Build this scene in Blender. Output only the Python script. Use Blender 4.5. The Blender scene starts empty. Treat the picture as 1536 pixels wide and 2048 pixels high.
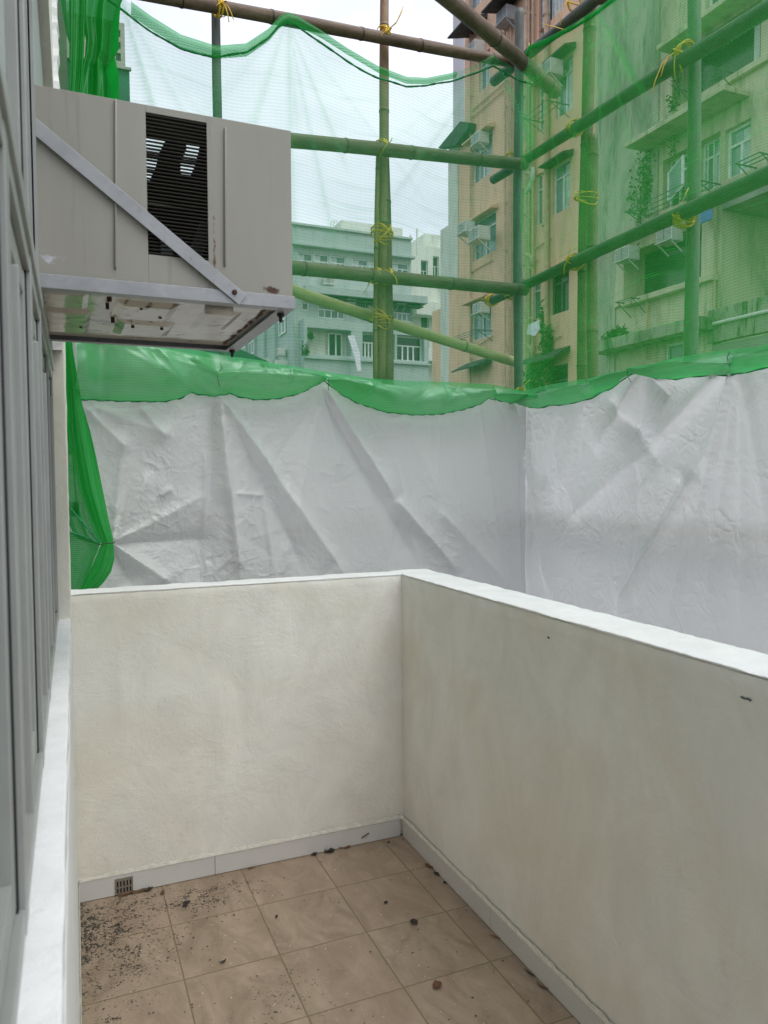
import bpy, math, random
import numpy as np
from mathutils import Vector, Matrix
random.seed(7); RNG = np.random.default_rng(11)
SC = bpy.context.scene; COL = SC.collection
R = math.radians

# ------------------------------------------------------------------ camera
F = 1504.0; YAW, PIT, ROL = R(23.087), R(2.687), R(-.286)
fw = np.array([math.sin(YAW)*math.cos(PIT), math.cos(YAW)*math.cos(PIT), -math.sin(PIT)])
r0 = np.array([math.cos(YAW), -math.sin(YAW), 0.]); u0 = np.cross(r0, fw)
rt = r0*math.cos(ROL)+u0*math.sin(ROL); up_ = -r0*math.sin(ROL)+u0*math.cos(ROL)
EYE = np.array([0., 0., 1.5])
cam = bpy.data.cameras.new('camera'); co = bpy.data.objects.new('camera', cam); COL.objects.link(co)
co.matrix_world = Matrix(((rt[0], up_[0], -fw[0], EYE[0]), (rt[1], up_[1], -fw[1], EYE[1]),
                          (rt[2], up_[2], -fw[2], EYE[2]), (0, 0, 0, 1)))
cam.sensor_fit = 'VERTICAL'; cam.sensor_height = 36; cam.lens = F/2048*36
cam.clip_start = .02; cam.clip_end = 2000
SC.camera = co
cam.dof.use_dof = True; cam.dof.focus_distance = 3.4; cam.dof.aperture_fstop = 7.5

# ------------------------------------------------------------------ sky, sun, exposure
SUN_EL, SUN_AZ = 60, 140          # azimuth from +Y towards +X
w = bpy.data.worlds.new('World'); SC.world = w; w.use_nodes = True
nt = w.node_tree; nt.nodes.clear()
def wn(t): return nt.nodes.new(t)
out = wn('ShaderNodeOutputWorld'); bg = wn('ShaderNodeBackground'); bg.inputs[1].default_value = .125
sky = wn('ShaderNodeTexSky'); sky.sky_type = 'NISHITA'; sky.sun_disc = False
sky.sun_elevation = R(SUN_EL); sky.sun_rotation = R(SUN_AZ); sky.dust_density = 3
tc = wn('ShaderNodeTexCoord'); mp = wn('ShaderNodeMapping'); mp.inputs['Scale'].default_value = (1, 1, 2.2)
no = wn('ShaderNodeTexNoise'); no.inputs['Scale'].default_value = 2.6; no.inputs['Detail'].default_value = 5; no.inputs['Roughness'].default_value = .5
cr = wn('ShaderNodeValToRGB'); cr.color_ramp.elements[0].position = .36; cr.color_ramp.elements[1].position = .62
cr.color_ramp.elements[0].color = (4.6, 4.9, 5.9, 1); cr.color_ramp.elements[1].color = (6.9, 7.15, 8.0, 1)
mx = wn('ShaderNodeMixRGB'); mx.inputs[0].default_value = .93
nt.links.new(tc.outputs['Generated'], mp.inputs[0]); nt.links.new(mp.outputs[0], no.inputs[0])
nt.links.new(no.outputs[0], cr.inputs[0]); nt.links.new(sky.outputs[0], mx.inputs[1]); nt.links.new(cr.outputs[0], mx.inputs[2])
nt.links.new(mx.outputs[0], bg.inputs[0]); nt.links.new(bg.outputs[0], out.inputs[0])
sl = bpy.data.lights.new('sun', 'SUN'); sl.energy = 1.45; sl.angle = R(50); sl.color = (1, .98, .95)
so = bpy.data.objects.new('sun', sl); COL.objects.link(so)
sd = Vector((math.sin(R(SUN_AZ))*math.cos(R(SUN_EL)), math.cos(R(SUN_AZ))*math.cos(R(SUN_EL)), math.sin(R(SUN_EL))))
so.rotation_euler = sd.to_track_quat('Z', 'Y').to_euler()
SC.view_settings.view_transform = 'Standard'; SC.view_settings.look = 'None'
SC.view_settings.exposure = .50; SC.view_settings.gamma = 1
SC.render.engine = 'CYCLES'
cy = SC.cycles; cy.max_bounces = 8; cy.diffuse_bounces = 4; cy.transmission_bounces = 5; cy.glossy_bounces = 3
cy.transparent_max_bounces = 24; cy.use_denoising = True
cy.caustics_reflective = False; cy.caustics_refractive = False

# ------------------------------------------------------------------ measuring: photo pixel -> point on a real plane
def ray(x, y): return fw*F + rt*(x-768) + up_*(1024-y)
def U(x, y, ax, v):
    d = ray(x, y); return EYE + d*((v-EYE[ax])/d[ax])
def UP(x, y, p, n):
    d = ray(x, y); return EYE + d*(np.dot(np.array(p)-EYE, n)/np.dot(d, n))
def UD(x, y, dist):           # at a distance along the view axis
    return EYE + ray(x, y)/F*dist

# ------------------------------------------------------------------ materials
MAT = {}
class NT:
    def __init__(s, name):
        s.m = bpy.data.materials.new(name); s.m.use_nodes = True; s.t = s.m.node_tree; s.t.nodes.clear()
        s.out = s.n('ShaderNodeOutputMaterial'); MAT[name] = s.m
    def n(s, t, **k):
        o = s.t.nodes.new(t)
        for a, b in k.items():
            if hasattr(o, a): setattr(o, a, b)
        return o
    def l(s, a, b): s.t.links.new(a, b)
    def obj(s, scale=(1, 1, 1), rot=(0, 0, 0), kind='Object', loc=(0, 0, 0)):
        t = s.n('ShaderNodeTexCoord'); m = s.n('ShaderNodeMapping'); m.inputs['Scale'].default_value = scale
        m.inputs['Rotation'].default_value = rot; m.inputs['Location'].default_value = loc
        s.l(t.outputs[kind], m.inputs[0]); return m.outputs[0]
    def noise(s, vec, sc, det=4, ro=.55, dist=0):
        o = s.n('ShaderNodeTexNoise'); o.inputs['Scale'].default_value = sc; o.inputs['Detail'].default_value = det
        o.inputs['Roughness'].default_value = ro; o.inputs['Distortion'].default_value = dist
        s.l(vec, o.inputs[0]); return o.outputs[0]
    def ramp(s, v, *st):
        o = s.n('ShaderNodeValToRGB'); e = o.color_ramp.elements
        while len(e) < len(st): e.new(.5)
        for k, (p, c) in enumerate(st):
            e[k].position = p; e[k].color = (c, c, c, 1) if not hasattr(c, '__len__') else (*c, 1)
        s.l(v, o.inputs[0]); return o.outputs[0]
    def mix(s, f, a, b, kind='MIX'):
        o = s.n('ShaderNodeMixRGB'); o.blend_type = kind
        for i, v in enumerate((f, a, b)):
            if hasattr(v, 'is_linked'): s.l(v, o.inputs[i])
            elif i and hasattr(v, '__len__'): o.inputs[i].default_value = (*v, 1)
            else: o.inputs[i].default_value = v if i == 0 else (v, v, v, 1)
        return o.outputs[0]
    def math(s, op, a, b=None, c=None):
        o = s.n('ShaderNodeMath'); o.operation = op
        for i, v in enumerate((a, b, c)):
            if v is None: continue
            if hasattr(v, 'is_linked'): s.l(v, o.inputs[i])
            else: o.inputs[i].default_value = v
        return o.outputs[0]
    def bump(s, h, st, dist=.01, prev=None):
        o = s.n('ShaderNodeBump'); o.inputs['Strength'].default_value = st; o.inputs['Distance'].default_value = dist
        s.l(h, o.inputs['Height'])
        if prev is not None: s.l(prev, o.inputs['Normal'])
        return o.outputs[0]
    def bsdf(s, col, rough=.6, normal=None, metal=0, spec=.4):
        o = s.n('ShaderNodeBsdfPrincipled')
        for k, v in (('Base Color', col), ('Roughness', rough), ('Metallic', metal), ('Specular IOR Level', spec)):
            if hasattr(v, 'is_linked'): s.l(v, o.inputs[k])
            else: o.inputs[k].default_value = (*v, 1) if hasattr(v, '__len__') else v
        if normal is not None: s.l(normal, o.inputs['Normal'])
        return o.outputs[0]
    def done(s, sh): s.l(sh, s.out.inputs[0]); return s.m

def simple(name, c, rough=.6, metal=0, var=.15, sc=6, bst=.15, bd=.003, spec=.4):
    t = NT(name); v = t.obj(); n1 = t.noise(v, sc, 5); n2 = t.noise(v, sc*9, 3)
    lo = [x*(1-var) for x in c]; hi = [min(1, x*(1+var)) for x in c]
    col = t.ramp(n1, (.3, lo), (.7, hi))
    return t.done(t.bsdf(col, rough, t.bump(n2, bst, bd), metal, spec))

def plaster(name, base, stain, top=False):
    t = NT(name); v = t.obj()
    big = t.noise(v, 1.7, 5, .6, .6); mid = t.noise(t.obj((1, 1, .55), (.3, .2, .5)), 5, 6, .62, 1.2); fine = t.noise(v, 60, 4, .6)
    scr = t.noise(t.obj((2.2, 2.2, 9), (0, .6, .2)), 4, 5, .7, 1.5)
    col = t.ramp(mid, (.3, [x*.90 for x in base]), (.72, [min(1, x*1.05) for x in base]))
    col = t.mix(t.ramp(big, (.47, 0.), (.75, .75)), col, stain)
    col = t.mix(t.ramp(t.noise(v, 3.2, 6, .7, 2.), (.66, 0.), (.8, .35)), col, [x*.72 for x in stain])
    # hairline cracks and trowel ridges
    vo = t.n('ShaderNodeTexVoronoi', feature='DISTANCE_TO_EDGE'); vo.inputs['Scale'].default_value = 2.3
    wob = t.n('ShaderNodeMixRGB'); wob.blend_type = 'ADD'; wob.inputs[0].default_value = .35
    nn = t.n('ShaderNodeTexNoise'); nn.inputs['Scale'].default_value = 5; nn.inputs['Detail'].default_value = 6
    t.l(v, nn.inputs[0]); t.l(v, wob.inputs[1]); t.l(nn.outputs['Color'], wob.inputs[2]); t.l(wob.outputs[0], vo.inputs[0])
    crack = t.ramp(vo.outputs[0], (0, 1.), (.010, 0.))
    cm = t.math('MULTIPLY', crack, t.ramp(t.noise(v, 2.1, 3), (.52, 0.), (.62, .8)))
    col = t.mix(t.math('MULTIPLY', cm, .10), col, [x*.55 for x in base])
    fl = t.ramp(t.noise(v, 21, 5, .75, 1.), (.62, 0.), (.68, 1.))
    fl = t.math('MULTIPLY', fl, t.ramp(t.noise(v, 1.3, 3), (.45, 0.), (.62, 1.)))
    h = t.math('ADD', t.math('MULTIPLY', mid, .8), t.math('MULTIPLY', scr, .10))
    h = t.math('ADD', h, t.math('MULTIPLY', fine, .10)); h = t.math('SUBTRACT', h, t.math('MULTIPLY', cm, .14))
    pt = t.ramp(t.noise(t.obj((1, 1, 1), (.4, .9, .2)), 3.1, 9, .78, .4), (.46, 0.), (.56, 1.)); h = t.math('ADD', h, t.math('MULTIPLY', pt, .22)); h = t.math('ADD', h, t.math('MULTIPLY', fl, .30))
    t.done(t.bsdf(col, .72, t.bump(h, .34, .014), 0, .3))

plaster('plaster', (.85, .835, .765), (.74, .68, .54))
plaster('white_paint', (.83, .83, .82), (.74, .73, .68))
simple('caulk', (.78, .76, .66), .6, var=.12, sc=40, bst=.8, bd=.004)
t = NT('sill_paint'); v = t.obj(); c = t.ramp(t.noise(v, 14, 6, .7), (.3, (.74, .74, .735)), (.6, (.82, .82, .82)))
c = t.mix(t.math('MULTIPLY', t.ramp(t.noise(v, 55, 6, .8), (.60, 0.), (.68, .8)), t.ramp(t.noise(v, 6, 3), (.55, 0.), (.66, 1.))), c, (.36, .35, .32))
t.done(t.bsdf(c, .55, t.bump(t.noise(v, 28, 6, .7), .6, .006), 0, .4))
simple('skirting_tile', (.64, .63, .60), .22, var=.05, sc=3, bst=.03)
simple('grout', (.3, .25, .16), .9)
simple('aluminium', (.36, .37, .35), .4, metal=.2, var=.08, sc=9, bst=.08)
simple('aluminium_dark', (.2, .19, .2), .5, metal=.2)
simple('rubber', (.02, .02, .022), .6)
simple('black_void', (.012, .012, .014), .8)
simple('concrete', (.30, .29, .26), .9, var=.3, sc=1.4)
simple('dark_wall', (.13, .12, .10), .9, var=.4, sc=1.4)
simple('asphalt', (.05, .05, .052), .9)
simple('tie_yellow', (.78, .50, .035), .45, var=.2, sc=30)
simple('wire', (.02, .03, .02), .5)
simple('seam_rope', (.008, .22, .07), .7, var=.5, sc=60)
simple('leaf_brown', (.12, .055, .022), .7, var=.5, sc=50)
simple('leaf_dark', (.022, .018, .016), .7, var=.5, sc=50)
simple('stainless', (.30, .27, .23), .45, metal=.5, var=.2, sc=60)
simple('white_frame', (.75, .78, .76), .5)
simple('curtain', (.62, .66, .66), .8, var=.2, sc=5)
simple('distant_ac', (.66, .68, .62), .6, var=.12)
simple('ac_grey', (.42, .45, .46), .6)
simple('pipe_paint', (.50, .36, .25), .6, var=.2)
simple('metal_dark', (.10, .12, .12), .6)
simple('green_plant', (.055, .13, .035), .7, var=.5, sc=9)
simple('cloth_white', (.75, .76, .82), .8)
simple('cloth_blue', (.12, .2, .5), .8)
simple('dark_canopy', (.05, .06, .055), .8, var=.4)
simple('green_sheeting', (.012, .10, .05), .7, var=.5, sc=2)

def stained(name, base, dirt, amt=.6, sc=1.):
    t = NT(name); v = t.obj((1, 1, .32)); v2 = t.obj()
    col = t.ramp(t.noise(v2, .35*sc, 5), (.3, [x*.9 for x in base]), (.7, base))
    m = t.ramp(t.noise(v, .9*sc, 9, .72, .8), (.46, 0.), (.66, amt))
    col = t.mix(m, col, dirt)
    m2 = t.ramp(t.noise(t.obj((1, 1, .15)), 3*sc, 7, .75), (.53, 0.), (.66, amt))
    col = t.mix(m2, col, [x*.7 for x in dirt])
    t.done(t.bsdf(col, .85, t.bump(t.noise(v2, 9, 5), .3, .02), 0, .2))
stained('peach_wall', (.80, .53, .37), (.50, .38, .27), .5)
stained('pale_wall', (.72, .74, .66), (.42, .44, .38), .5)
stained('grey_render', (.46, .45, .37), (.16, .18, .14), .85)
stained('cream_render', (.62, .56, .42), (.20, .20, .14), .7)
stained('mint_wall', (.48, .54, .52), (.32, .42, .39), .5)
stained('mint_band', (.43, .50, .48), (.3, .4, .38), .4)
stained('tower_wall', (.60, .58, .60), (.45, .44, .45), .3, .4)
stained('mould', (.36, .35, .28), (.03, .045, .02), 1., 2.2)

t = NT('glass'); v = t.obj()
c = t.ramp(t.noise(v, .6, 3), (.35, (.10, .16, .17)), (.65, (.26, .34, .34)))
t.done(t.bsdf(c, .12, None, 0, .6))
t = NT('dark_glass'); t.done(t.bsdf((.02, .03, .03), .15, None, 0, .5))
t = NT('near_glass'); v = t.obj((1, 1, .3)); c = t.ramp(t.noise(v, 3, 3), (.35, (.15, .18, .175)), (.65, (.28, .31, .30)))
t.done(t.bsdf(c, t.ramp(t.noise(v, 6, 3), (.3, .14), (.7, .30)), t.bump(t.noise(v, 5, 2), .2, .004), 0, .55))

# floor tile with dark mould by the drain
GX, GY, TS = .2991, 2.5381, .2938
t = NT('floor_tile'); tcn = t.n('ShaderNodeTexCoord'); sx = t.n('ShaderNodeSeparateXYZ'); t.l(tcn.outputs['Object'], sx.inputs[0])
v = tcn.outputs['Object']
def gridline(ax, off):
    a = t.math('DIVIDE', t.math('SUBTRACT', sx.outputs[ax], off), TS)
    fr = t.math('FRACT', t.math('ADD', a, 50.5)); return t.math('ABSOLUTE', t.math('SUBTRACT', fr, .5)), t.math('FLOOR', t.math('ADD', a, 50.))
gx, ix = gridline(0, GX); gy, iy = gridline(1, GY)
g = t.math('MINIMUM', gx, gy); gm = t.ramp(g, (.0055, 1.), (.0095, 0.))
wh = t.n('ShaderNodeTexWhiteNoise'); wh.noise_dimensions = '2D'; cb = t.n('ShaderNodeCombineXYZ'); t.l(ix, cb.inputs[0]); t.l(iy, cb.inputs[1]); t.l(cb.outputs[0], wh.inputs['Vector'])
shift = t.n('ShaderNodeVectorMath'); shift.operation = 'MULTIPLY_ADD'; shift.inputs[1].default_value = (3, 3, 3)
t.l(wh.outputs['Color'], shift.inputs[0]); t.l(v, shift.inputs[2]); pv = shift.outputs[0]
m1 = t.n('ShaderNodeMapping'); m1.inputs['Scale'].default_value = (1, .5, 1); m1.inputs['Rotation'].default_value = (0, 0, .6); t.l(pv, m1.inputs[0])
st = t.noise(m1.outputs[0], 8, 9, .70, 1.1)
col = t.ramp(st, (.32, (.205, .15, .102)), (.5, (.292, .226, .158)), (.68, (.385, .295, .215)))
col = t.mix(t.ramp(wh.outputs['Value'], (0, 0.), (1, .25)), col, (.30, .215, .155))
col = t.mix(t.ramp(t.noise(v, 34, 6, .7), (.58, 0.), (.75, .5)), col, (.20, .14, .10))
col = t.mix(t.ramp(t.noise(v, 3.1, 5, .6, .5), (.45, 0.), (.72, .45)), col, (.24, .17, .12))
def blob(cx, cy, rx, ry):
    a = t.math('DIVIDE', t.math('SUBTRACT', sx.outputs[0], cx), rx); b = t.math('DIVIDE', t.math('SUBTRACT', sx.outputs[1], cy), ry)
    return t.math('SUBTRACT', 1.0, t.math('SQRT', t.math('ADD', t.math('MULTIPLY', a, a), t.math('MULTIPLY', b, b))))
bl = t.math('MAXIMUM', blob(.0, 2.62, .42, .62), t.math('MULTIPLY', blob(.42, 2.66, .30, .17), .8))
bl2 = t.math('MAXIMUM', bl, t.math('MULTIPLY', blob(.55, 2.05, .30, .25), .18))
sp = t.noise(v, 105, 5, .75, .6); pat = t.noise(v, 13, 4, .6, 1.)
thr = t.math('ADD', t.math('MULTIPLY', bl2, .20), t.math('MULTIPLY', t.math('SUBTRACT', pat, .5), .55))
mk = t.ramp(t.math('ADD', sp, thr), (.655, 0.), (.685, 1.))
mk = t.math('MULTIPLY', mk, t.ramp(bl2, (0, 0.), (.12, 1.)))
col = t.mix(gm, col, (.17, .14, .07)); col = t.mix(t.math('MULTIPLY', mk, .93), col, (.018, .019, .014))
nm = t.bump(t.math('SUBTRACT', t.math('MULTIPLY', t.noise(v, 30, 5), .25), gm), .35, .003)
t.done(t.bsdf(col, .5, nm, 0, .35))

# old bamboo and grey fir poles (UV u = metres along the pole)
def pole_mat(name, a, b, c, stripes=0):
    t = NT(name); uv = t.obj((2.5, 1, 1), kind='UV'); o = t.obj()
    col = t.ramp(t.noise(uv, 2.2, 6, .65, .4), (.3, a), (.52, b), (.75, c))
    col = t.mix(t.ramp(t.noise(t.obj((12, 3, 1), kind='UV'), 3, 5, .7), (.55, 0.), (.7, .6)), col, [x*.45 for x in a])
    at = t.n('ShaderNodeAttribute'); at.attribute_name = 'node'
    col = t.mix(at.outputs['Fac'], col, [x*.35 for x in a])
    h = t.noise(t.obj((3, 16 if stripes else 6, 1), kind='UV'), 5, 4)
    if stripes: col = t.mix(t.ramp(h, (.4, .55), (.6, 0.)), col, [x*.5 for x in b])
    t.done(t.bsdf(col, .5, t.bump(h, .4, .004), 0, .4))
pole_mat('bamboo_brown', (.085, .052, .032), (.16, .105, .065), (.27, .20, .14))
pole_mat('bamboo_tan', (.20, .12, .06), (.30, .19, .11), (.38, .27, .17))
pole_mat('bamboo_pale', (.36, .30, .12), (.48, .42, .20), (.60, .54, .30))
pole_mat('pole_grey', (.07, .08, .07), (.13, .145, .13), (.21, .225, .20), 1)
pole_mat('pole_smooth', (.06, .07, .06), (.10, .115, .10), (.15, .165, .15))

# debris netting: woven strands, finer than a pixel, with open holes (UV in metres)
def net_mat(name, cover, col, lines=.35, pitch=.0135, fold=.3, tint=(.97, 1., .985), tcol=(.04, .86, .24), gloss=.05):
    t = NT(name); uvn = t.n('ShaderNodeTexCoord'); sp = t.n('ShaderNodeSeparateXYZ'); t.l(uvn.outputs['UV'], sp.inputs[0])
    wv = t.math('SINE', t.math('MULTIPLY', sp.outputs[1], 2*math.pi/pitch))
    wh2 = t.math('SINE', t.math('MULTIPLY', sp.outputs[0], 2*math.pi/(pitch*1.7)))
    ln = t.math('ADD', t.math('MULTIPLY', wv, lines), t.math('MULTIPLY', wh2, lines*.15))
    big = t.noise(t.obj((1, .5, 1), kind='UV'), 1.6, 4); sag = t.noise(t.obj((.35, 5, 1), (0, 0, .12), kind='UV'), 4, 4, .6, .5)
    sg = t.ramp(sag, (.57, 0.), (.66, 1.))
    at = t.n('ShaderNodeAttribute'); at.attribute_name = 'fold'
    c = t.math('MULTIPLY', cover, t.math('ADD', 1., ln))
    c = t.math('MULTIPLY', c, t.math('ADD', .8, t.math('MULTIPLY', big, .4)))
    c = t.math('ADD', c, t.math('MULTIPLY', sg, fold*.12)); c = t.math('ADD', c, at.outputs['Fac'])
    c = t.math('MINIMUM', t.math('MAXIMUM', c, .02), .98)
    d = t.n('ShaderNodeBsdfDiffuse'); tl = t.n('ShaderNodeBsdfTranslucent'); d.inputs[0].default_value = (*col, 1)
    tl.inputs[0].default_value = (*tcol, 1)
    gl = t.n('ShaderNodeBsdfGlossy'); gl.inputs['Roughness'].default_value = .45; gl.inputs[0].default_value = (.8, .9, .85, 1)
    a = t.n('ShaderNodeMixShader'); a.inputs[0].default_value = .5; t.l(d.outputs[0], a.inputs[1]); t.l(tl.outputs[0], a.inputs[2])
    g = t.n('ShaderNodeMixShader'); g.inputs[0].default_value = gloss; t.l(a.outputs[0], g.inputs[1]); t.l(gl.outputs[0], g.inputs[2])
    tr = t.n('ShaderNodeBsdfTransparent'); tr.inputs[0].default_value = (*tint, 1)
    m = t.n('ShaderNodeMixShader'); t.l(c, m.inputs[0]); t.l(tr.outputs[0], m.inputs[1]); t.l(g.outputs[0], m.inputs[2])
    t.done(m.outputs[0])
GREEN = (.02, .52, .09)
net_mat('net_front', .265, GREEN, .16, .0150, .7, tcol=(.05, .90, .33))
net_mat('net_side', .365, (.03, .50, .06), .20, .0115, .7, tcol=(.12, .92, .16))
net_mat('net_flap', .56, (.012, .44, .09), .10, .010, .8, (.8, .98, .85), (.03, .68, .14), .16)
net_mat('net_bundle', .86, (.008, .34, .045), .06, .006, .3, (.3, .9, .4), (.015, .60, .07))
net_mat('net_gather', .62, (.010, .36, .06), .2, .008, .6, (.6, .95, .7), (.02, .60, .10))

t = NT('tarp'); v = t.obj((1, 1, 1))
n1 = t.noise(v, 3.3, 7, .66, 1.6)
def ridged(sc, dist, map_=None):
    n = t.noise(map_ or v, sc, 5, .6, dist); return t.math('SUBTRACT', 1., t.math('MULTIPLY', t.math('ABSOLUTE', t.math('SUBTRACT', n, .5)), 5.))
rg = t.math('ADD', ridged(4.2, 1.8), t.math('MULTIPLY', ridged(10.5, 1.2), .5))
msk = t.ramp(t.noise(v, 1.25, 3), (.42, .12), (.62, 1.))
dn = t.n('ShaderNodeTexNoise'); dn.inputs['Scale'].default_value = 3.5; dn.inputs['Detail'].default_value = 4; t.l(v, dn.inputs[0])
wp = t.mix(.22, v, dn.outputs['Color'], 'ADD')
def crk(sc, sharp):
    o = t.n('ShaderNodeTexVoronoi'); o.feature = 'DISTANCE_TO_EDGE'; o.inputs['Scale'].default_value = sc; t.l(wp, o.inputs[0]); return t.ramp(o.outputs[0], (0, 1.), (sharp, 0.))
cr_ = t.math('ADD', t.math('MULTIPLY', crk(6, .12), .9), t.math('MULTIPLY', crk(15, .16), .6))
msk2 = t.ramp(t.noise(v, 2.3, 4), (.45, .05), (.62, 1.))
h = t.math('ADD', t.math('MULTIPLY', t.math('MULTIPLY', rg, msk), .5), t.math('MULTIPLY', n1, .5)); h = t.math('ADD', h, t.math('MULTIPLY', t.math('MULTIPLY', cr_, msk2), .42))
nrm = t.bump(h, .6, .016); nrm = t.bump(t.noise(v, 90, 3), .1, .002, nrm)
d = t.bsdf((.92, .92, .90), .26, nrm, 0, .6)
tl = t.n('ShaderNodeBsdfTranslucent'); tl.inputs[0].default_value = (.90, .91, .91, 1); t.l(nrm, tl.inputs['Normal'])
m = t.n('ShaderNodeMixShader'); m.inputs[0].default_value = .42; t.l(d, m.inputs[1]); t.l(tl.outputs[0], m.inputs[2])
t.done(m.outputs[0])

# air conditioner paint: aged grey beige with rust near the lower edge
t = NT('ac_paint'); v = t.obj()
c = t.ramp(t.noise(t.obj((1, 1, .25)), 5, 5), (.3, (.30, .285, .245)), (.7, (.36, .345, .30)))
c = t.mix(t.ramp(t.noise(t.obj((9, 9, .6)), 3, 6, .7), (.56, 0.), (.75, .5)), c, (.19, .175, .15))
sxx = t.n('ShaderNodeSeparateXYZ'); t.l(v, sxx.inputs[0])
def rust(cx, cz, rx, rz, th=.5):
    a = t.math('DIVIDE', t.math('SUBTRACT', sxx.outputs[0], cx), rx); b = t.math('DIVIDE', t.math('SUBTRACT', sxx.outputs[2], cz), rz)
    dd = t.math('SUBTRACT', 1., t.math('SQRT', t.math('ADD', t.math('MULTIPLY', a, a), t.math('MULTIPLY', b, b))))
    return t.ramp(t.math('ADD', t.math('MULTIPLY', dd, .5), t.noise(v, 70, 5, .7)), (th+.12, 0.), (th+.26, 1.))
c = t.mix(rust(.437, 1.915, .024, .011), c, (.07, .028, .012))
c = t.mix(rust(-.015, 1.935, .05, .035, .72), c, (.52, .53, .57))
c = t.mix(rust(.31, 1.975, .012, .20, .72), c, (.13, .07, .03))
t.done(t.bsdf(c, .42, t.bump(t.noise(v, 40, 3), .06, .003), 0, .4))
t = NT('galvanised'); v = t.obj(); vo = t.n('ShaderNodeTexVoronoi'); vo.inputs['Scale'].default_value = 90; t.l(v, vo.inputs[0])
c = t.ramp(t.noise(v, 9, 6), (.3, (.29, .295, .30)), (.7, (.38, .385, .39)))
bw = t.n('ShaderNodeRGBToBW'); t.l(vo.outputs['Color'], bw.inputs[0]); c = t.mix(.10, c, bw.outputs[0], 'SOFT_LIGHT')
c = t.mix(t.ramp(t.noise(v, 24, 6, .7), (.63, 0.), (.72, .7)), c, (.16, .10, .07))
t.done(t.bsdf(c, .42, None, .35, .5))
t = NT('ac_pan'); v = t.obj()
c = t.ramp(t.noise(v, 6, 5), (.3, (.48, .44, .37)), (.7, (.62, .58, .50)))
c = t.mix(t.ramp(t.noise(t.obj((1, 1.6, 1)), 8, 7, .68, 1.), (.58, 0.), (.62, .85)), c, (.13, .11, .085))
c = t.mix(t.ramp(t.noise(v, 13, 6, .7, .6), (.62, 0.), (.68, .9)), c, (.05, .03, .02))
t.done(t.bsdf(c, .12, t.bump(t.noise(v, 7, 3), .35, .01), 0, .7))
simple('louvre_paint', (.06, .055, .045), .5)
simple('rust', (.075, .03, .018), .85, var=.5, sc=60)
simple('flake', (.75, .73, .68), .7)

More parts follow.
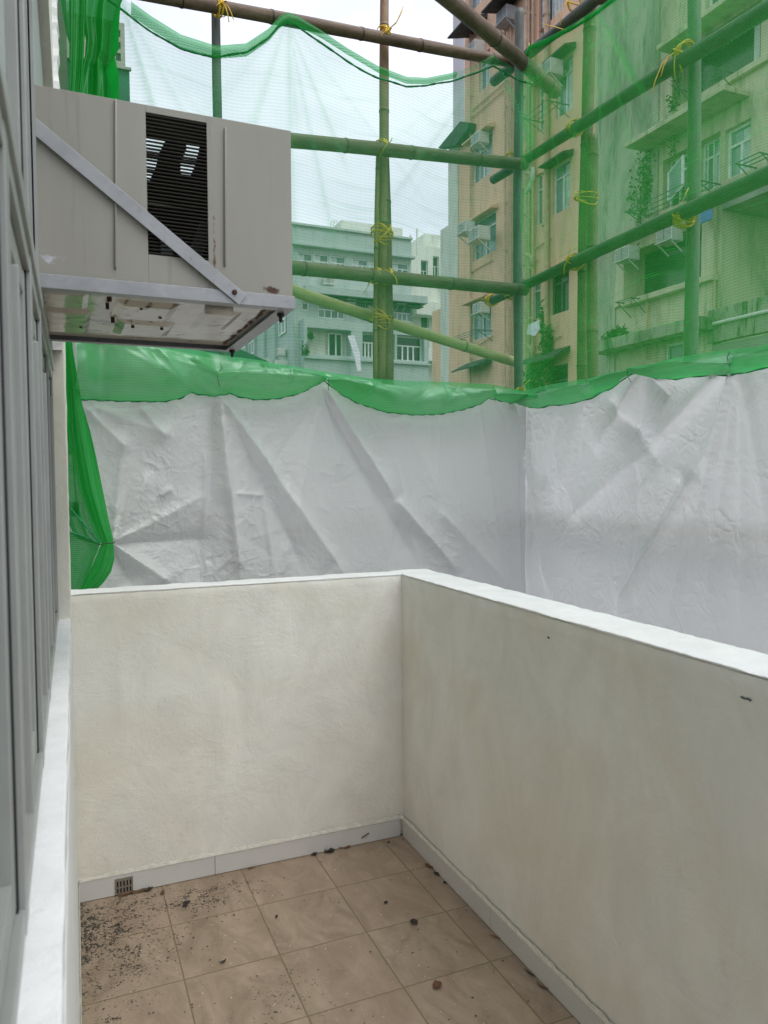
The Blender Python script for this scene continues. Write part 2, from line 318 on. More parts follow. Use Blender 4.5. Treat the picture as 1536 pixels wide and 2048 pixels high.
# ------------------------------------------------------------------ mesh helpers
class MB:
    def __init__(s): s.v = []; s.f = []; s.uv = []; s.has_uv = False; s.attr = None; s.an = None
    def quad(s, a, b, c, d):
        n = len(s.v); s.v += [tuple(map(float, p)) for p in (a, b, c, d)]; s.f.append((n, n+1, n+2, n+3)); return s
    def tri(s, a, b, c):
        n = len(s.v); s.v += [tuple(map(float, p)) for p in (a, b, c)]; s.f.append((n, n+1, n+2)); return s
    def box(s, x0, x1, y0, y1, z0, z1):
        n = len(s.v); s.v += [(x, y, z) for z in (z0, z1) for y in (y0, y1) for x in (x0, x1)]
        for q in ((0, 2, 3, 1), (4, 5, 7, 6), (0, 1, 5, 4), (2, 6, 7, 3), (0, 4, 6, 2), (1, 3, 7, 5)): s.f.append(tuple(n+i for i in q))
        return s
    def bar(s, a, b, w, h, upv=(0, 0, 1)):        # box beam from a to b
        a = Vector(a); b = Vector(b); d = (b-a).normalized(); sd_ = d.cross(Vector(upv)).normalized(); u = sd_.cross(d).normalized()
        n = len(s.v)
        for p in (a, b):
            for i, j in ((-1, -1), (1, -1), (1, 1), (-1, 1)): s.v.append(tuple(p+sd_*(i*w/2)+u*(j*h/2)))
        for q in ((0, 1, 2, 3), (7, 6, 5, 4), (0, 4, 5, 1), (1, 5, 6, 2), (2, 6, 7, 3), (3, 7, 4, 0)): s.f.append(tuple(n+i for i in q))
        return s
    def tube(s, pts, rad, seg=8, cap=True, flat=1.):
        pts = [Vector(p) for p in pts]; N = len(pts); rad = rad if hasattr(rad, '__len__') else [rad]*N
        n0 = len(s.v); d = (pts[1]-pts[0]).normalized(); ref = Vector((0, 0, 1)) if abs(d.z) < .9 else Vector((1, 0, 0))
        a = d.cross(ref).normalized()
        for i, p in enumerate(pts):
            d = (pts[min(i+1, N-1)]-pts[max(i-1, 0)]).normalized(); a = (a-d*a.dot(d)).normalized(); b = d.cross(a)
            for k in range(seg):
                th = 2*math.pi*k/seg; s.v.append(tuple(p+(a*math.cos(th)+b*math.sin(th)*flat)*rad[i]))
        for i in range(N-1):
            for k in range(seg):
                q = n0+i*seg; s.f.append((q+k, q+(k+1) % seg, q+seg+(k+1) % seg, q+seg+k))
        if cap: s.f.append(tuple(n0+k for k in range(seg))[::-1]); s.f.append(tuple(n0+(N-1)*seg+k for k in range(seg)))
        return s
    def poly(s, pts, ax, a, b):                     # extruded polygon (pts in the other two axes) between a and b on axis ax
        n = len(s.v); m = len(pts)
        for c in (a, b):
            for p in pts:
                q = list(p); q.insert(ax, c); s.v.append(tuple(q))
        s.f.append(tuple(range(n, n+m))); s.f.append(tuple(range(n+2*m-1, n+m-1, -1)))
        for i in range(m): j = (i+1) % m; s.f.append((n+i, n+m+i, n+m+j, n+j))
        return s
    def build(s, name, mat, parent=None, smooth=False, bevel=0, fix=True):
        me = bpy.data.meshes.new(name); me.from_pydata(s.v, [], s.f)
        if s.uv: 
            l = me.uv_layers.new(name='UV'); arr = np.array(s.uv, float)
            vi = np.zeros(len(me.loops), int); me.loops.foreach_get('vertex_index', vi)
            l.data.foreach_set('uv', arr[vi].ravel())
        if s.attr is not None:
            at = me.attributes.new(s.an, 'FLOAT', 'POINT'); at.data.foreach_set('value', np.array(s.attr, float))
        me.materials.append(MAT[mat]); me.update()
        o = bpy.data.objects.new(name, me); COL.objects.link(o)
        if fix and not s.uv:
            import bmesh
            b = bmesh.new(); b.from_mesh(me); bmesh.ops.recalc_face_normals(b, faces=b.faces); b.to_mesh(me); b.free()
        if smooth: me.polygons.foreach_set('use_smooth', [True]*len(me.polygons))
        if bevel:
            m = o.modifiers.new('bevel', 'BEVEL'); m.width = bevel; m.segments = 2; m.limit_method = 'ANGLE'
        if parent: o.parent = parent
        return o
def tag(o, label=None, cat=None, group=None, kind=None):
    if label: o['label'] = label
    if cat: o['category'] = cat
    if group: o['group'] = group
    if kind: o['kind'] = kind
    return o
def thing(name, loc, label, cat, group=None):
    o = bpy.data.objects.new(name, None); COL.objects.link(o); o.location = loc; o.empty_display_size = .1
    return tag(o, label, cat, group)
def fixp(o):                                        # parts were modelled in world metres: keep them there under the empty
    for c in o.children: c.matrix_parent_inverse = Matrix.Translation(-Vector(o.location))
def gridmesh(P, UVs, mb=None, attr=None, an='fold'):
    nv, nu = P.shape[:2]; mb = mb or MB(); n = len(mb.v)
    mb.v += [tuple(p) for p in P.reshape(-1, 3)]; mb.uv += [tuple(p) for p in UVs.reshape(-1, 2)]
    for j in range(nv-1):
        for i in range(nu-1):
            a = n+j*nu+i; mb.f.append((a, a+1, a+nu+1, a+nu))
    if attr is not None: mb.attr = (mb.attr or [])+list(attr.ravel()); mb.an = an
    return mb

# ================================================================== THE BALCONY
X1, Y1, ZT, X0 = 1.2715, 2.8069, 1.0986, .0198
mb = MB(); mb.box(-.1, 1.45, -1.7, 2.93, -.18, 0); tag(mb.build('balcony_floor', 'floor_tile'), kind='structure')
mb = MB(); mb.box(-400, 400, -200, 600, -12.2, -12); tag(mb.build('street', 'asphalt'), kind='structure')

def wobble_wall(name, x0, x1, y0, y1, z0, z1, mat, parent, step=.03, amp=.0018, bv=.004):
    """box whose faces and upper edges are hand-trowelled (slightly uneven), as one closed mesh"""
    import bmesh
    b = bmesh.new(); bmesh.ops.create_cube(b, size=1)
    for v_ in b.verts: v_.co = Vector((x0+(v_.co.x+.5)*(x1-x0), y0+(v_.co.y+.5)*(y1-y0), z0+(v_.co.z+.5)*(z1-z0)))
    for ax, L in ((0, x1-x0), (1, y1-y0), (2, z1-z0)):
        n = max(1, int(L/step)); lo = (x0, y0, z0)[ax]
        for k in range(1, n):
            pl = [0, 0, 0]; pl[ax] = lo+L*k/n; nn = [0, 0, 0]; nn[ax] = 1
            bmesh.ops.bisect_plane(b, geom=b.verts[:]+b.edges[:]+b.faces[:], plane_co=pl, plane_no=nn)
    from mathutils import noise
    b.normal_update()
    for v_ in b.verts:
        p = v_.co
        d = noise.noise(p*9)+.6*noise.noise(p*23)+.4*noise.noise(p*2.5)
        d2 = noise.noise(p*14+Vector((5, 5, 5)))+.7*noise.noise(p*37)
        e = (abs(p.z-z1) < 1e-4)
        v_.co = p+v_.normal*amp*d+(Vector((0, 0, -abs(d2)*amp*1.1)) if e and len(v_.link_faces) and any(abs(f.normal.z) < .5 for f in v_.link_faces) else Vector())
    me = bpy.data.meshes.new(name); b.to_mesh(me); b.free(); me.materials.append(MAT[mat])
    o = bpy.data.objects.new(name, me); COL.objects.link(o)
    if parent: o.parent = parent
    me.polygons.foreach_set('use_smooth', [True]*len(me.polygons))
    m = o.modifiers.new('bevel', 'BEVEL'); m.width = bv; m.segments = 2; m.limit_method = 'ANGLE'; m.angle_limit = R(50)
    return o
def rough_strip(name, a, b, n, w, h, mat, parent, side):   # uneven bead of filler lying along a line
    a = Vector(a); b = Vector(b); L = (b-a).length; N = int(L/.012); mbx = MB(); prev = None
    for i in range(N+1):
        p = a.lerp(b, i/N); hh = h*(.75+.5*random.random()); ww = w*(.8+.4*random.random())
        s = Vector(side)
        row = [p, p+s*ww+Vector((0, 0, .001)), p+s*ww*.5+Vector((0, 0, hh*.6)), p+Vector((0, 0, hh))]
        if prev:
            for k in range(3): mbx.quad(prev[k], prev[k+1], row[k+1], row[k])
        prev = row
    return mbx.build(name, mat, parent, fix=False)

far = thing('parapet_wall', (.64, 2.86, 0), 'low white plastered parapet across the far end of the balcony, with the drain grate at its foot', 'parapet wall', 'balcony parapet walls')
wobble_wall('wall', -.02, X1+.014, Y1+.006, 2.925, 0.001, ZT-.005, 'plaster', far)
wobble_wall('coping', -.02, X1+.012, Y1+.0055, 2.926, ZT-.005, ZT, 'white_paint', far, .014, .0026, .001)
sk = MB(); xs = [.005, .4945, 1.246]; zk = .0745
for a, b in ((.014, .4935), (.4955, 1.2615)): sk.box(a, b, Y1-.003, Y1+.009, .002, zk)
s_ = sk.build('skirting', 'skirting_tile', far, bevel=.0012)
MB().box(.014, 1.2615, Y1-.001, Y1+.008, .001, zk-.002).build('skirting_joint', 'grout', far)
rough_strip('filler_bead', (.012, Y1-.002, zk), (X1, Y1-.002, zk), 0, .003, .016, 'caulk', far, (0, -1, 0))
fixp(far)
rw = thing('parapet_wall', (1.36, .6, 0), 'long white plastered parapet on the right side of the balcony with a wide painted coping', 'parapet wall', 'balcony parapet walls')
wobble_wall('wall', X1+.006, 1.44, -1.7, 2.925, 0.001, ZT-.005, 'plaster', rw, .04)
wobble_wall('coping', X1+.0052, 1.441, -1.7, 2.93, ZT-.005, ZT+.001, 'white_paint', rw, .014, .0026, .001)
sk = MB(); yj = [Y1-.012, 2.70, 2.0952, 1.495, .895, .295, -.305, -1.7]
for a, b in zip(yj[:-1], yj[1:]): sk.box(X1-.003, X1+.009, b+.0008, a-.0008, .002, zk)
sk.build('skirting', 'skirting_tile', rw, bevel=.0012)
MB().box(X1-.001, X1+.008, -1.7, Y1-.012, .001, zk-.002).build('skirting_joint', 'grout', rw)
rough_strip('filler_bead', (X1-.002, -1.7, zk), (X1-.002, Y1-.004, zk), 0, .003, .016, 'caulk', rw, (-1, 0, 0))
# chips and holes in the plaster
p = U(1097, 1275, 0, X1+.004); mh = MB(); mh.tube([(X1+.0035, p[1], p[2]), (X1+.002, p[1], p[2]-.001)], [.0042, .0028], 8); mh.build('hole', 'black_void', rw)
p = U(1492, 1397, 0, X1+.004); mh = MB()
pts = [(-.014, .001), (-.006, .003), (.002, .0012), (.010, .0025), (.016, -.001), (.006, -.0035), (-.004, -.002), (-.011, -.004)]
mh.v = [(X1+.0038, p[1]+a, p[2]+b) for a, b in pts]; mh.f = [tuple(range(8))]
mh.build('chip', 'metal_dark', rw)
fixp(rw)
bk = thing('parapet_wall', (.6, -1.75, 0), 'white plastered wall closing the near end of the balcony behind the viewer', 'parapet wall', 'balcony parapet walls')
wobble_wall('wall', -.02, 1.44, -1.82, -1.702, 0, ZT, 'plaster', bk, .08); fixp(bk)

# drain grate in the far skirting
dg = thing('drain_grate', (.168, Y1-.005, .03), 'small square metal drain grate with two rows of slots, set in the grey skirting', 'drain grate')
gy_ = Y1-.006; m_ = MB(); xa, xb, za, zb = .139, .199, .004, .062
m_.box(xa, xb, gy_, gy_+.0025, zb-.010, zb); m_.box(xa, xb, gy_, gy_+.0025, za, za+.005); m_.box(xa, xb, gy_+.0001, gy_+.0025, .026, .031)
for k in range(6):
    x = xa+(xb-xa)*(.04+.92*k/5); m_.box(x-.003, x+.003, gy_-.0002, gy_+.0022, za+.001, zb-.001)
m_.build('frame', 'stainless', dg); MB().box(xa+.002, xb-.002, gy_+.0028, gy_+.0029, za+.002, zb-.002).build('opening', 'black_void', dg); fixp(dg)

# ------------------------------------------------------------------ own building on the left: wall, sill, pillar, windows
own = thing('apartment_wall', (-.2, 1.2, 0), 'white plastered house wall along the left side with sill, pillar and a run of metal windows', 'building')
ZS = 1.05
wobble_wall('wall', -.30, .0125, -1.7, Y1+.004, 0.001, ZS-.04, 'white_paint', own, .05)
sk = MB(); sk.box(-.01, X0-.0005, -1.7, Y1-.004, .002, .0745); sk.build('skirting', 'skirting_tile', own, bevel=.001)
rough_strip('filler_bead', (X0-.001, -1.7, .0745), (X0-.001, Y1-.004, .0745), 0, -.004, .012, 'caulk', own, (1, 0, 0))
wobble_wall('sill', -.30, .0115, -1.7, 2.60, ZS-.04, ZS, 'sill_paint', own, .03, .0028)
wobble_wall('pillar', -.5, .0135, 2.60, 2.93, ZS-.04, 4.4, 'plaster', own, .06, .003)
MB().box(-.5, .002, -1.7, 2.60, 2.62, 4.4).build('upper_wall', 'plaster', own)
MB().box(-.5, -.12, -1.7, 2.60, 1.05, 2.62).build('room_void', 'aluminium_dark', own)
mb = MB(); prev = None                                    # rough broken plaster edge high on the pillar
for i in range(120):
    z = 1.9+i*.02; e = .006+.007*math.sin(z*5)+.007*random.random(); row = [(-.035+.004*random.random(), 2.596, z), (-.02, 2.575-.006*random.random(), z), (e, 2.58-.005*random.random(), z), (e+.004*random.random(), 2.66, z)]
    if prev:
        for k in range(3): mb.quad(prev[k], prev[k+1], row[k+1], row[k])
    prev = row
mb.build('plaster_edge', 'white_paint', own, fix=False)
XF = -.022
mull = [-1.7, -.6, -.1, .36, .82, 1.28, 1.66, 2.12, 2.585]
for k in range(len(mull)-1):
    a, b = mull[k], mull[k+1]
    for z0, z1, nm in ((ZS+.002, 1.835, 'window'), (1.865, 2.60, 'window')):
        if z0 > 1.5 and 1.6 < (a+b)/2 < 2.35: continue
        f = MB(); e = .0
        f.box(XF-.05, XF, a+.001, a+.022, z0, z1); f.box(XF-.05, XF, b-.022, b-.001, z0, z1)
        f.box(XF-.05, XF-.001, a+.022, b-.022, z0, z0+.028); f.box(XF-.05, XF-.001, a+.022, b-.022, z1-.026, z1)
        # inner sash, stepped back
        f.box(XF-.036, XF-.008, a+.030, a+.058, z0+.034, z1-.032); f.box(XF-.036, XF-.008, b-.058, b-.030, z0+.034, z1-.032)
        f.box(XF-.036, XF-.009, a+.058, b-.058, z0+.034, z0+.072); f.box(XF-.036, XF-.009, a+.058, b-.058, z1-.066, z1-.032)
        if z1 < 2: f.box(XF-.004, XF+.006, a+.030, a+.040, z0+.10, z1-.12)
        fo = f.build(nm, 'aluminium', own, bevel=.0012)
        g_ = MB().box(XF-.028, XF-.022, a+.058, b-.058, z0+.072, z1-.066).build('pane', 'near_glass', fo)
        g2 = MB(); g2.box(XF-.034, XF-.006, a+.022, a+.030, z0+.028, z1-.026); g2.box(XF-.034, XF-.006, b-.030, b-.022, z0+.028, z1-.026)
        g2.build('gasket', 'rubber', fo)
tr = MB(); tr.box(XF-.06, XF+.004, -1.7, 2.585, 1.836, 1.864); tr.build('transom', 'aluminium', own, bevel=.001)
MB().box(XF-.005, XF+.0005, 1.60, 2.30, 1.866, 2.60).build('blanking_panel', 'aluminium', own)
def shear(o):                                             # the house wall runs a touch off the balcony's axis
    for c in o.children:
        if c.type == 'MESH':
            for v_ in c.data.vertices: v_.co.x -= .0115*(2.6-v_.co.y)
        shear(c)
shear(own); fixp(own)

# the neighbouring wall further along, in a dark grey-brown
nb = thing('neighbour_wall', (-.6, 5, 0), 'dark grey-brown wall of the next flat seen in the gap beside the pillar', 'wall')
MB().box(-3, .058, 3.6, 9.5, -12, 5.5).build('wall', 'dark_wall', nb); fixp(nb)

# ------------------------------------------------------------------ air conditioner
ac = thing('air_conditioner', (.2, 1.9, 1.88), 'big old grey-beige window air conditioner with louvred side opening, sticking out of the house wall', 'air conditioner')
A0, A1, AZ0, AZ1, AY, AB = -.05, .483, 1.905, 2.268, 1.65, 2.27
def side(px): return U(px[0], px[1], 1, AY)
g0 = U(291, 224, 1, AY); g1 = U(417, 500, 1, AY)
gx0, gx1, gz0, gz1 = g0[0], g1[0], U(291, 508, 1, AY)[2], U(291, 224, 1, AY)[2]
def holed(mbx, y, th):
    mbx.box(A0, gx0, y, y+th, AZ0, AZ1); mbx.box(gx1, A1, y, y+th, AZ0, AZ1)
    mbx.box(gx0, gx1, y, y+th, AZ0, gz0); mbx.box(gx0, gx1, y, y+th, gz1, AZ1)
c_ = MB(); holed(c_, AY, .0015); holed(c_, AB-.0015, .0015)

for q_ in ((A0, .14, AY+.0015, AB-.0015), (.46, A1, AY+.0015, AB-.0015), (.14, .46, AY+.0015, 1.80), (.14, .46, 2.20, AB-.0015)): c_.box(*q_, AZ1-.0015, AZ1)
c_.box(A1-.0015, A1, AY+.0015, AB-.0015, AZ0, AZ1-.0016)
cas = c_.build('casing', 'ac_paint', ac, bevel=.001)
for pa, pb in (((231, 200), (231, 538)), ((450, 256), (450, 532))):
    a = side(pa); b = side(pb); rb = MB(); rb.tube([(a[0], AY, a[2]), (a[0], AY-.0018, a[2]-.004), (b[0], AY-.0018, b[2]+.004), (b[0], AY, b[2])], [.0035, .0048, .0048, .0035], 10, flat=.55)
    rb.build('rib', 'ac_paint', ac, smooth=True)
lv = MB(); N = 38
for yy, sg in ((AY, 1),):
    for k in range(N):
        z = gz0+(gz1-gz0)*(k+.5)/N
        lv.quad((gx0, yy+.0002, z+.0012), (gx1, yy+.0002, z+.0012), (gx1, yy+.006*sg, z-.0012), (gx0, yy+.006*sg, z-.0012))
        lv.quad((gx0, yy+.0002, z+.0012), (gx1, yy+.0002, z+.0012), (gx1, yy+.0006, z-.0002), (gx0, yy+.0006, z-.0002))
lv.build('louvre', 'louvre_paint', ac, fix=False)
iv = MB()   # black plates added to stand in for the shade inside the casing
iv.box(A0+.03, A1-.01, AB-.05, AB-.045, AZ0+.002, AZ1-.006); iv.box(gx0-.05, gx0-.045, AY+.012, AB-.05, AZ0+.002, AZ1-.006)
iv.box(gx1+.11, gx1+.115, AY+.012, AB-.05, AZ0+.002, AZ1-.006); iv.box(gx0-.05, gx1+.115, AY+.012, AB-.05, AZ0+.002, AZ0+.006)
iv.build('shade_plates', 'black_void', ac, fix=False)
zt_ = AZ1; tp = MB(); HX0, HX1, HY0, HY1 = .14, .46, 1.80, 2.20; NR = 22      # slotted top vent; the sky shows through where nothing blocks it
Lp = [(280, 288, 330), (300, 286, 320), (330, 286, 312), (358, 286, 300)]; Rp = [(288, 372, 400), (300, 372, 398), (330, 360, 390), (352, 362, 380)]
def bound(tab, yw, lo):
    best = None
    for k in range(40):
        py = 270+k*2.5; xs_ = [r_[0] for r_ in tab]
        if not xs_[0] <= py <= xs_[-1]: continue
        a = np.interp(py, xs_, [r_[1] for r_ in tab]); b = np.interp(py, xs_, [r_[2] for r_ in tab]); c = U((a+b)/2, py, 2, zt_)
        if best is None or abs(c[1]-yw) < best[0]: best = (abs(c[1]-yw), U(a, py, 2, zt_)[0], U(b, py, 2, zt_)[0])
    return best
for k in range(NR):
    ya, yb_ = HY0+(HY1-HY0)*k/NR, HY0+(HY1-HY0)*(k+1)/NR; ym = ya+(yb_-ya)*.5
    tp.quad((HX0, ya, zt_-.001), (HX1, ya, zt_-.001), (HX1, ym, zt_-.001), (HX0, ym, zt_-.001)); cuts = []
    for tab in (Lp, Rp):
        q_ = bound(tab, (ym+yb_)/2, 0)
        if q_[0] < .02: cuts.append((max(HX0, q_[1]), min(HX1, q_[2])))
    xx = HX0
    for a, b in sorted(cuts):
        if a > xx: tp.quad((xx, ym, zt_-.001), (a, ym, zt_-.001), (a, yb_, zt_-.001), (xx, yb_, zt_-.001))
        xx = max(xx, b)
    tp.quad((xx, ym, zt_-.001), (HX1, ym, zt_-.001), (HX1, yb_, zt_-.001), (xx, yb_, zt_-.001))
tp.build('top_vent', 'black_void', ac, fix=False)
mt = MB(); cxm = (gx0*.6+gx1*.4); mt.tube([(cxm, AY+.12, 2.06), (cxm, AY+.13, 2.0)], .003, 6); mt.box(cxm-.012, cxm+.014, AY+.10, AY+.13, 1.99, 2.03)
mt.build('capacitor', 'metal_dark', ac)
bs = MB(); bs.bar((cxm+.03, AY+.16, 1.92), (cxm+.10, AY+.16, 2.09), .03, .03, (0, 1, 0)); bs.build('inner_bracket', 'metal_dark', ac)
# underside pan: pressed sheet with raised boxes
pan = MB(); zp = 1.889; pan.box(A0, A1-.012, AY+.03, AB-.025, zp, AZ0-.002)
po = pan.build('drip_pan', 'ac_pan', ac)
def emboss(u0_, u1_, v0, v1, h, s=.012):
    m = MB(); a = [(u0_, v0), (u1_, v0), (u1_, v1), (u0_, v1)]; b = [(u0_+s, v0+s), (u1_-s, v0+s), (u1_-s, v1-s), (u0_+s, v1-s)]
    for i in range(4): j = (i+1) % 4; m.quad((*a[i], zp), (*a[j], zp), (*b[j], zp-h), (*b[i], zp-h))
    m.quad(*[(*p_, zp-h) for p_ in b]); m.build('pressing', 'ac_pan', po, fix=False)
emboss(A0+.01, .06, AY+.06, 1.86, .007); emboss(A0+.01, .07, 1.89, 2.16, .009); emboss(.115, .25, AY+.10, 1.93, .010, .02); emboss(.13, .27, 1.96, 2.15, .008, .02); emboss(.31, .40, AY+.13, 2.0, .005, .015)
for (x, y, s) in ((.10, 1.72, .006), (.17, 1.78, .004), (.22, 1.86, .005), (.10, 1.80, .005), (.17, 2.0, .005), (.24, 2.0, .005), (.05, 2.05, .004), (.36, 1.75, .005), (.12, 1.95, .006)):
    rs = MB(); rs.tube([(x, y, zp-.013), (x, y, zp)], s*.8, 8); rs.build('screw', 'rust', ac)
dp = MB(); dp.tube([(.30, AY+.06, zp-.014), (.36, AY+.062, zp-.014)], .012, 12); dp.build('drain_stub', 'ac_pan', ac, smooth=True)
rf = MB()
for k in range(16):
    x = .14+.3*random.random(); s_ = .008+.02*random.random(); y = AY+.027+.006*random.random(); w_ = .002+.005*random.random()
    rf.quad((x, y, zp-.0012), (x+s_, y+.002*random.random(), zp-.0018), (x+s_*1.2, y+w_, zp-.0014), (x+s_*.2, y+w_*.7, zp-.0012))
for k in range(40):
    y = AY+.04+.52*random.random(); s_ = .01+.03*random.random(); x = A1-.036-.006*random.random(); w_ = .003+.007*random.random()
    rf.quad((x, y, zp-.0012), (x+.002*random.random(), y+s_, zp-.0016), (x-w_, y+s_*1.1, zp-.0014), (x-w_*.8, y+s_*.2, zp-.0012))
tag(rf.build('rust', 'rust', ac, fix=False), kind='stuff')
# galvanised angle-iron support frame
fr = MB(); zf0, zf1, XE = 1.876, 1.904, .487
fr.box(A0, XE, AY-.006, AY-.003, zf0, zf1); fr.box(A0, XE, AY-.003, AY+.025, zf0, zf0+.003)
fr.box(A0, XE, AB-.02, AB-.001, zf0, zf0+.003); fr.box(A0, XE, AB-.001, AB+.002, zf0, zf1)
fr.box(XE-.034, XE-.003, AY+.025, AB-.02, zf0, zf0+.003); fr.box(XE-.003, XE+.0, AY-.003, AB+.002, zf0+.0001, zf1)
fo = fr.build('support_frame', 'galvanised', ac, bevel=.0008)
a = side((58, 246)); b = side((480, 598)); br = MB(); br.bar((a[0]-.02, AY-.010, a[2]+.014), (b[0], AY-.010, b[2]), .003, .0285, (0, 0, 1))
# bar() takes w along the cross direction; keep the flat of the strap facing out
br = MB(); dvec = Vector((b[0]-(a[0]-.02), 0, b[2]-(a[2]+.014))).normalized(); nn = Vector((-dvec.z, 0, dvec.x))*.0142
P0, P1 = Vector((a[0]-.02, 0, a[2]+.014)), Vector((b[0]+.004, 0, b[2]-.004))
br.poly([(v_.x, v_.z) for v_ in (P0+nn, P1+nn, P1-nn, P0-nn)], 1, AY-.011, AY-.0075)
br.build('brace_strap', 'galvanised', ac, bevel=.0006)
bt = MB(); bp = side((467, 587)); bt.tube([(bp[0], AY-.016, bp[2]), (bp[0], AY-.011, bp[2])], [.0048, .006], 10); bt.build('bolt', 'rust', ac, smooth=False)
for y in (AY+.05, AB-.03):
    b_ = MB(); b_.tube([(XE-.018, y, zf0+.001), (XE-.018, y, zf0-.007), (XE-.018, y, zf0-.0075), (XE-.018, y, zf0-.02)], [.0085, .0085, .0045, .004], 8); b_.build('foot_bolt', 'rubber', ac)
fixp(ac)

# ================================================================== SCAFFOLD: sheets
LA = np.array([0., 3.30, 0]); LB = np.array([2.42, 3.62, 0]); Ld = (LB-LA)/np.linalg.norm(LB-LA); LL = np.linalg.norm(LB-LA)
Ln = np.array([Ld[1], -Ld[0], 0.])          # towards the balcony
RA = LB.copy(); Rd = np.array([0., -1., 0.]); Rn = np.array([-1., 0., 0.])
def onL(x, y, off=0): p = UP(x, y, LA+Ln*off, Ln); return np.array([np.dot(p-LA, Ld), p[2]])
def onR(x, y, off=0): p = UP(x, y, RA+Rn*off, Rn); return np.array([np.dot(p-RA, Rd), p[2]])
def poly2(f, pts): a = np.array([f(*p) for p in pts]); return a[np.argsort(a[:, 0])]
def ip(tab, s): return np.interp(s, tab[:, 0], tab[:, 1])
def seg_field(S, Z, a, b, w0, w1, amp, skew=0.):
    ax, az = a; bx, bz = b; dx, dz = bx-ax, bz-az; L2 = dx*dx+dz*dz
    t_ = np.clip(((S-ax)*dx+(Z-az)*dz)/L2, 0, 1); px, pz = ax+t_*dx, az+t_*dz
    d = np.hypot(S-px, Z-pz); sg = np.sign((S-ax)*dz-(Z-az)*dx); w_ = w0+(w1-w0)*t_
    e = np.where(sg > 0, d/(w_*(1+skew)), d/(w_*(1-skew)))
    return amp*np.exp(-e**1.12)*np.clip((1-t_)*6, 0, 1)*np.clip(t_*12+.35, 0, 1)
def crumple(S, Z, n, seed, s0, s1, z0, z1, amp=.006):
    r = np.random.default_rng(seed); H = np.zeros_like(S)
    for _ in range(n):
        a = (r.uniform(s0, s1), r.uniform(z0, z1)); th = r.uniform(0, math.pi); l = r.uniform(.05, .28)
        H += seg_field(S, Z, a, (a[0]+l*math.cos(th), a[1]+l*math.sin(th)), .008, .03, amp*r.uniform(-1, 1), r.uniform(-.6, .6))
    return H

topL = poly2(onL, [(135, 662), (190, 668), (300, 688), (420, 712), (520, 728), (640, 748), (720, 760), (800, 766), (880, 768), (970, 772), (1040, 790)])
topR = poly2(onR, [(1045, 790), (1100, 775), (1180, 762), (1230, 752), (1285, 742), (1340, 730), (1420, 712), (1480, 703), (1536, 698)])
topL = np.vstack([[-1.2, topL[0, 1]+.02], topL, [LL, ip(topL, 9)]]); topR = np.vstack([[0, topL[-1, 1]], topR, [5.2, topR[-1, 1]+.05]])
def tarp_sheet(f, tab, s0, s1, org, dr, nrm, folds, seed, ncr, label, off=.0):
    nu, nv = 420, 260; s = np.linspace(s0, s1, nu); tt = np.linspace(0, 1, nv)**.9
    S, T = np.meshgrid(s, tt); Zt = ip(tab, s)-.012; Z = Zt+T*(.15-Zt)
    H = np.zeros_like(S)
    for a, b, w0, w1, amp, sk_ in folds: H += seg_field(S, Z, f(*a), f(*b), w0, w1, amp, sk_)
    H += crumple(S, Z, ncr, seed, s0, s1, .6, 2.1, .0045)
    for k in range(34):                                   # long, fine hanging creases
        r = np.random.default_rng(seed*50+k); a = (r.uniform(s0, s1), r.uniform(1.5, 2.1)); b = (a[0]+r.uniform(-.35, .35), a[1]-r.uniform(.4, 1.1)); H += seg_field(S, Z, a, b, .006, .022, r.uniform(-1, 1)*.010, r.uniform(-.6, .6))
    H += .02*np.sin(S*2.3+seed)*np.sin(Z*2.1)+.01*np.sin(S*5.1+Z*3)
    P = org+dr*S[..., None]+nrm*(H[..., None]*.92+off); P[..., 2] = Z
    o = gridmesh(P, np.stack([S, Z], -1)).build('tarpaulin', 'tarp', smooth=True)
    return tag(o, label, 'tarpaulin', 'white tarpaulins on the scaffold')
FL = [((430, 795), (408, 1180), .02, .12, -.05, .3), ((430, 795), (455, 1010), .01, .03, .035, .5), ((432, 795), (482, 1175), .012, .03, .04, -.5), ((436, 797), (560, 960), .012, .05, .03, .3),
      ((436, 797), (700, 1165), .012, .06, .045, .5), ((445, 797), (620, 1165), .01, .07, -.03, 0), ((642, 772), (790, 1000), .012, .035, .05, -.5), ((790, 1000), (915, 1150), .03, .05, .04, -.4),
      ((642, 772), (850, 1150), .012, .10, -.035, 0), ((640, 772), (690, 960), .01, .05, .02, .2), ((224, 1086), (350, 1170), .01, .05, .05, .5), ((224, 1086), (300, 940), .01, .05, .03, .3), ((224, 1086), (250, 850), .008, .03, .03, 0),
      ((224, 1086), (420, 985), .01, .05, .025, .3), ((224, 1086), (440, 1080), .01, .06, -.03, .2), ((224, 1086), (270, 1175), .01, .04, -.03, .2), ((170, 815), (260, 905), .01, .04, .03, .4), ((190, 815), (360, 880), .02, .05, .025, .4), ((280, 820), (330, 880), .01, .04, .03, -.4),
      ((410, 905), (415, 1175), .02, .04, .025, -.5), ((960, 800), (1000, 1180), .02, .06, .018, .3), ((1035, 810), (1035, 1180), .012, .02, .02, .4), ((870, 1020), (1030, 1190), .03, .06, .03, .4), ((640, 790), (560, 1165), .02, .07, .022, -.4),
      ((320, 990), (345, 975), .006, .012, .03, .4), ((470, 985), (530, 990), .006, .012, .016, .5), ((800, 830), (930, 1100), .03, .10, .02, .2)]
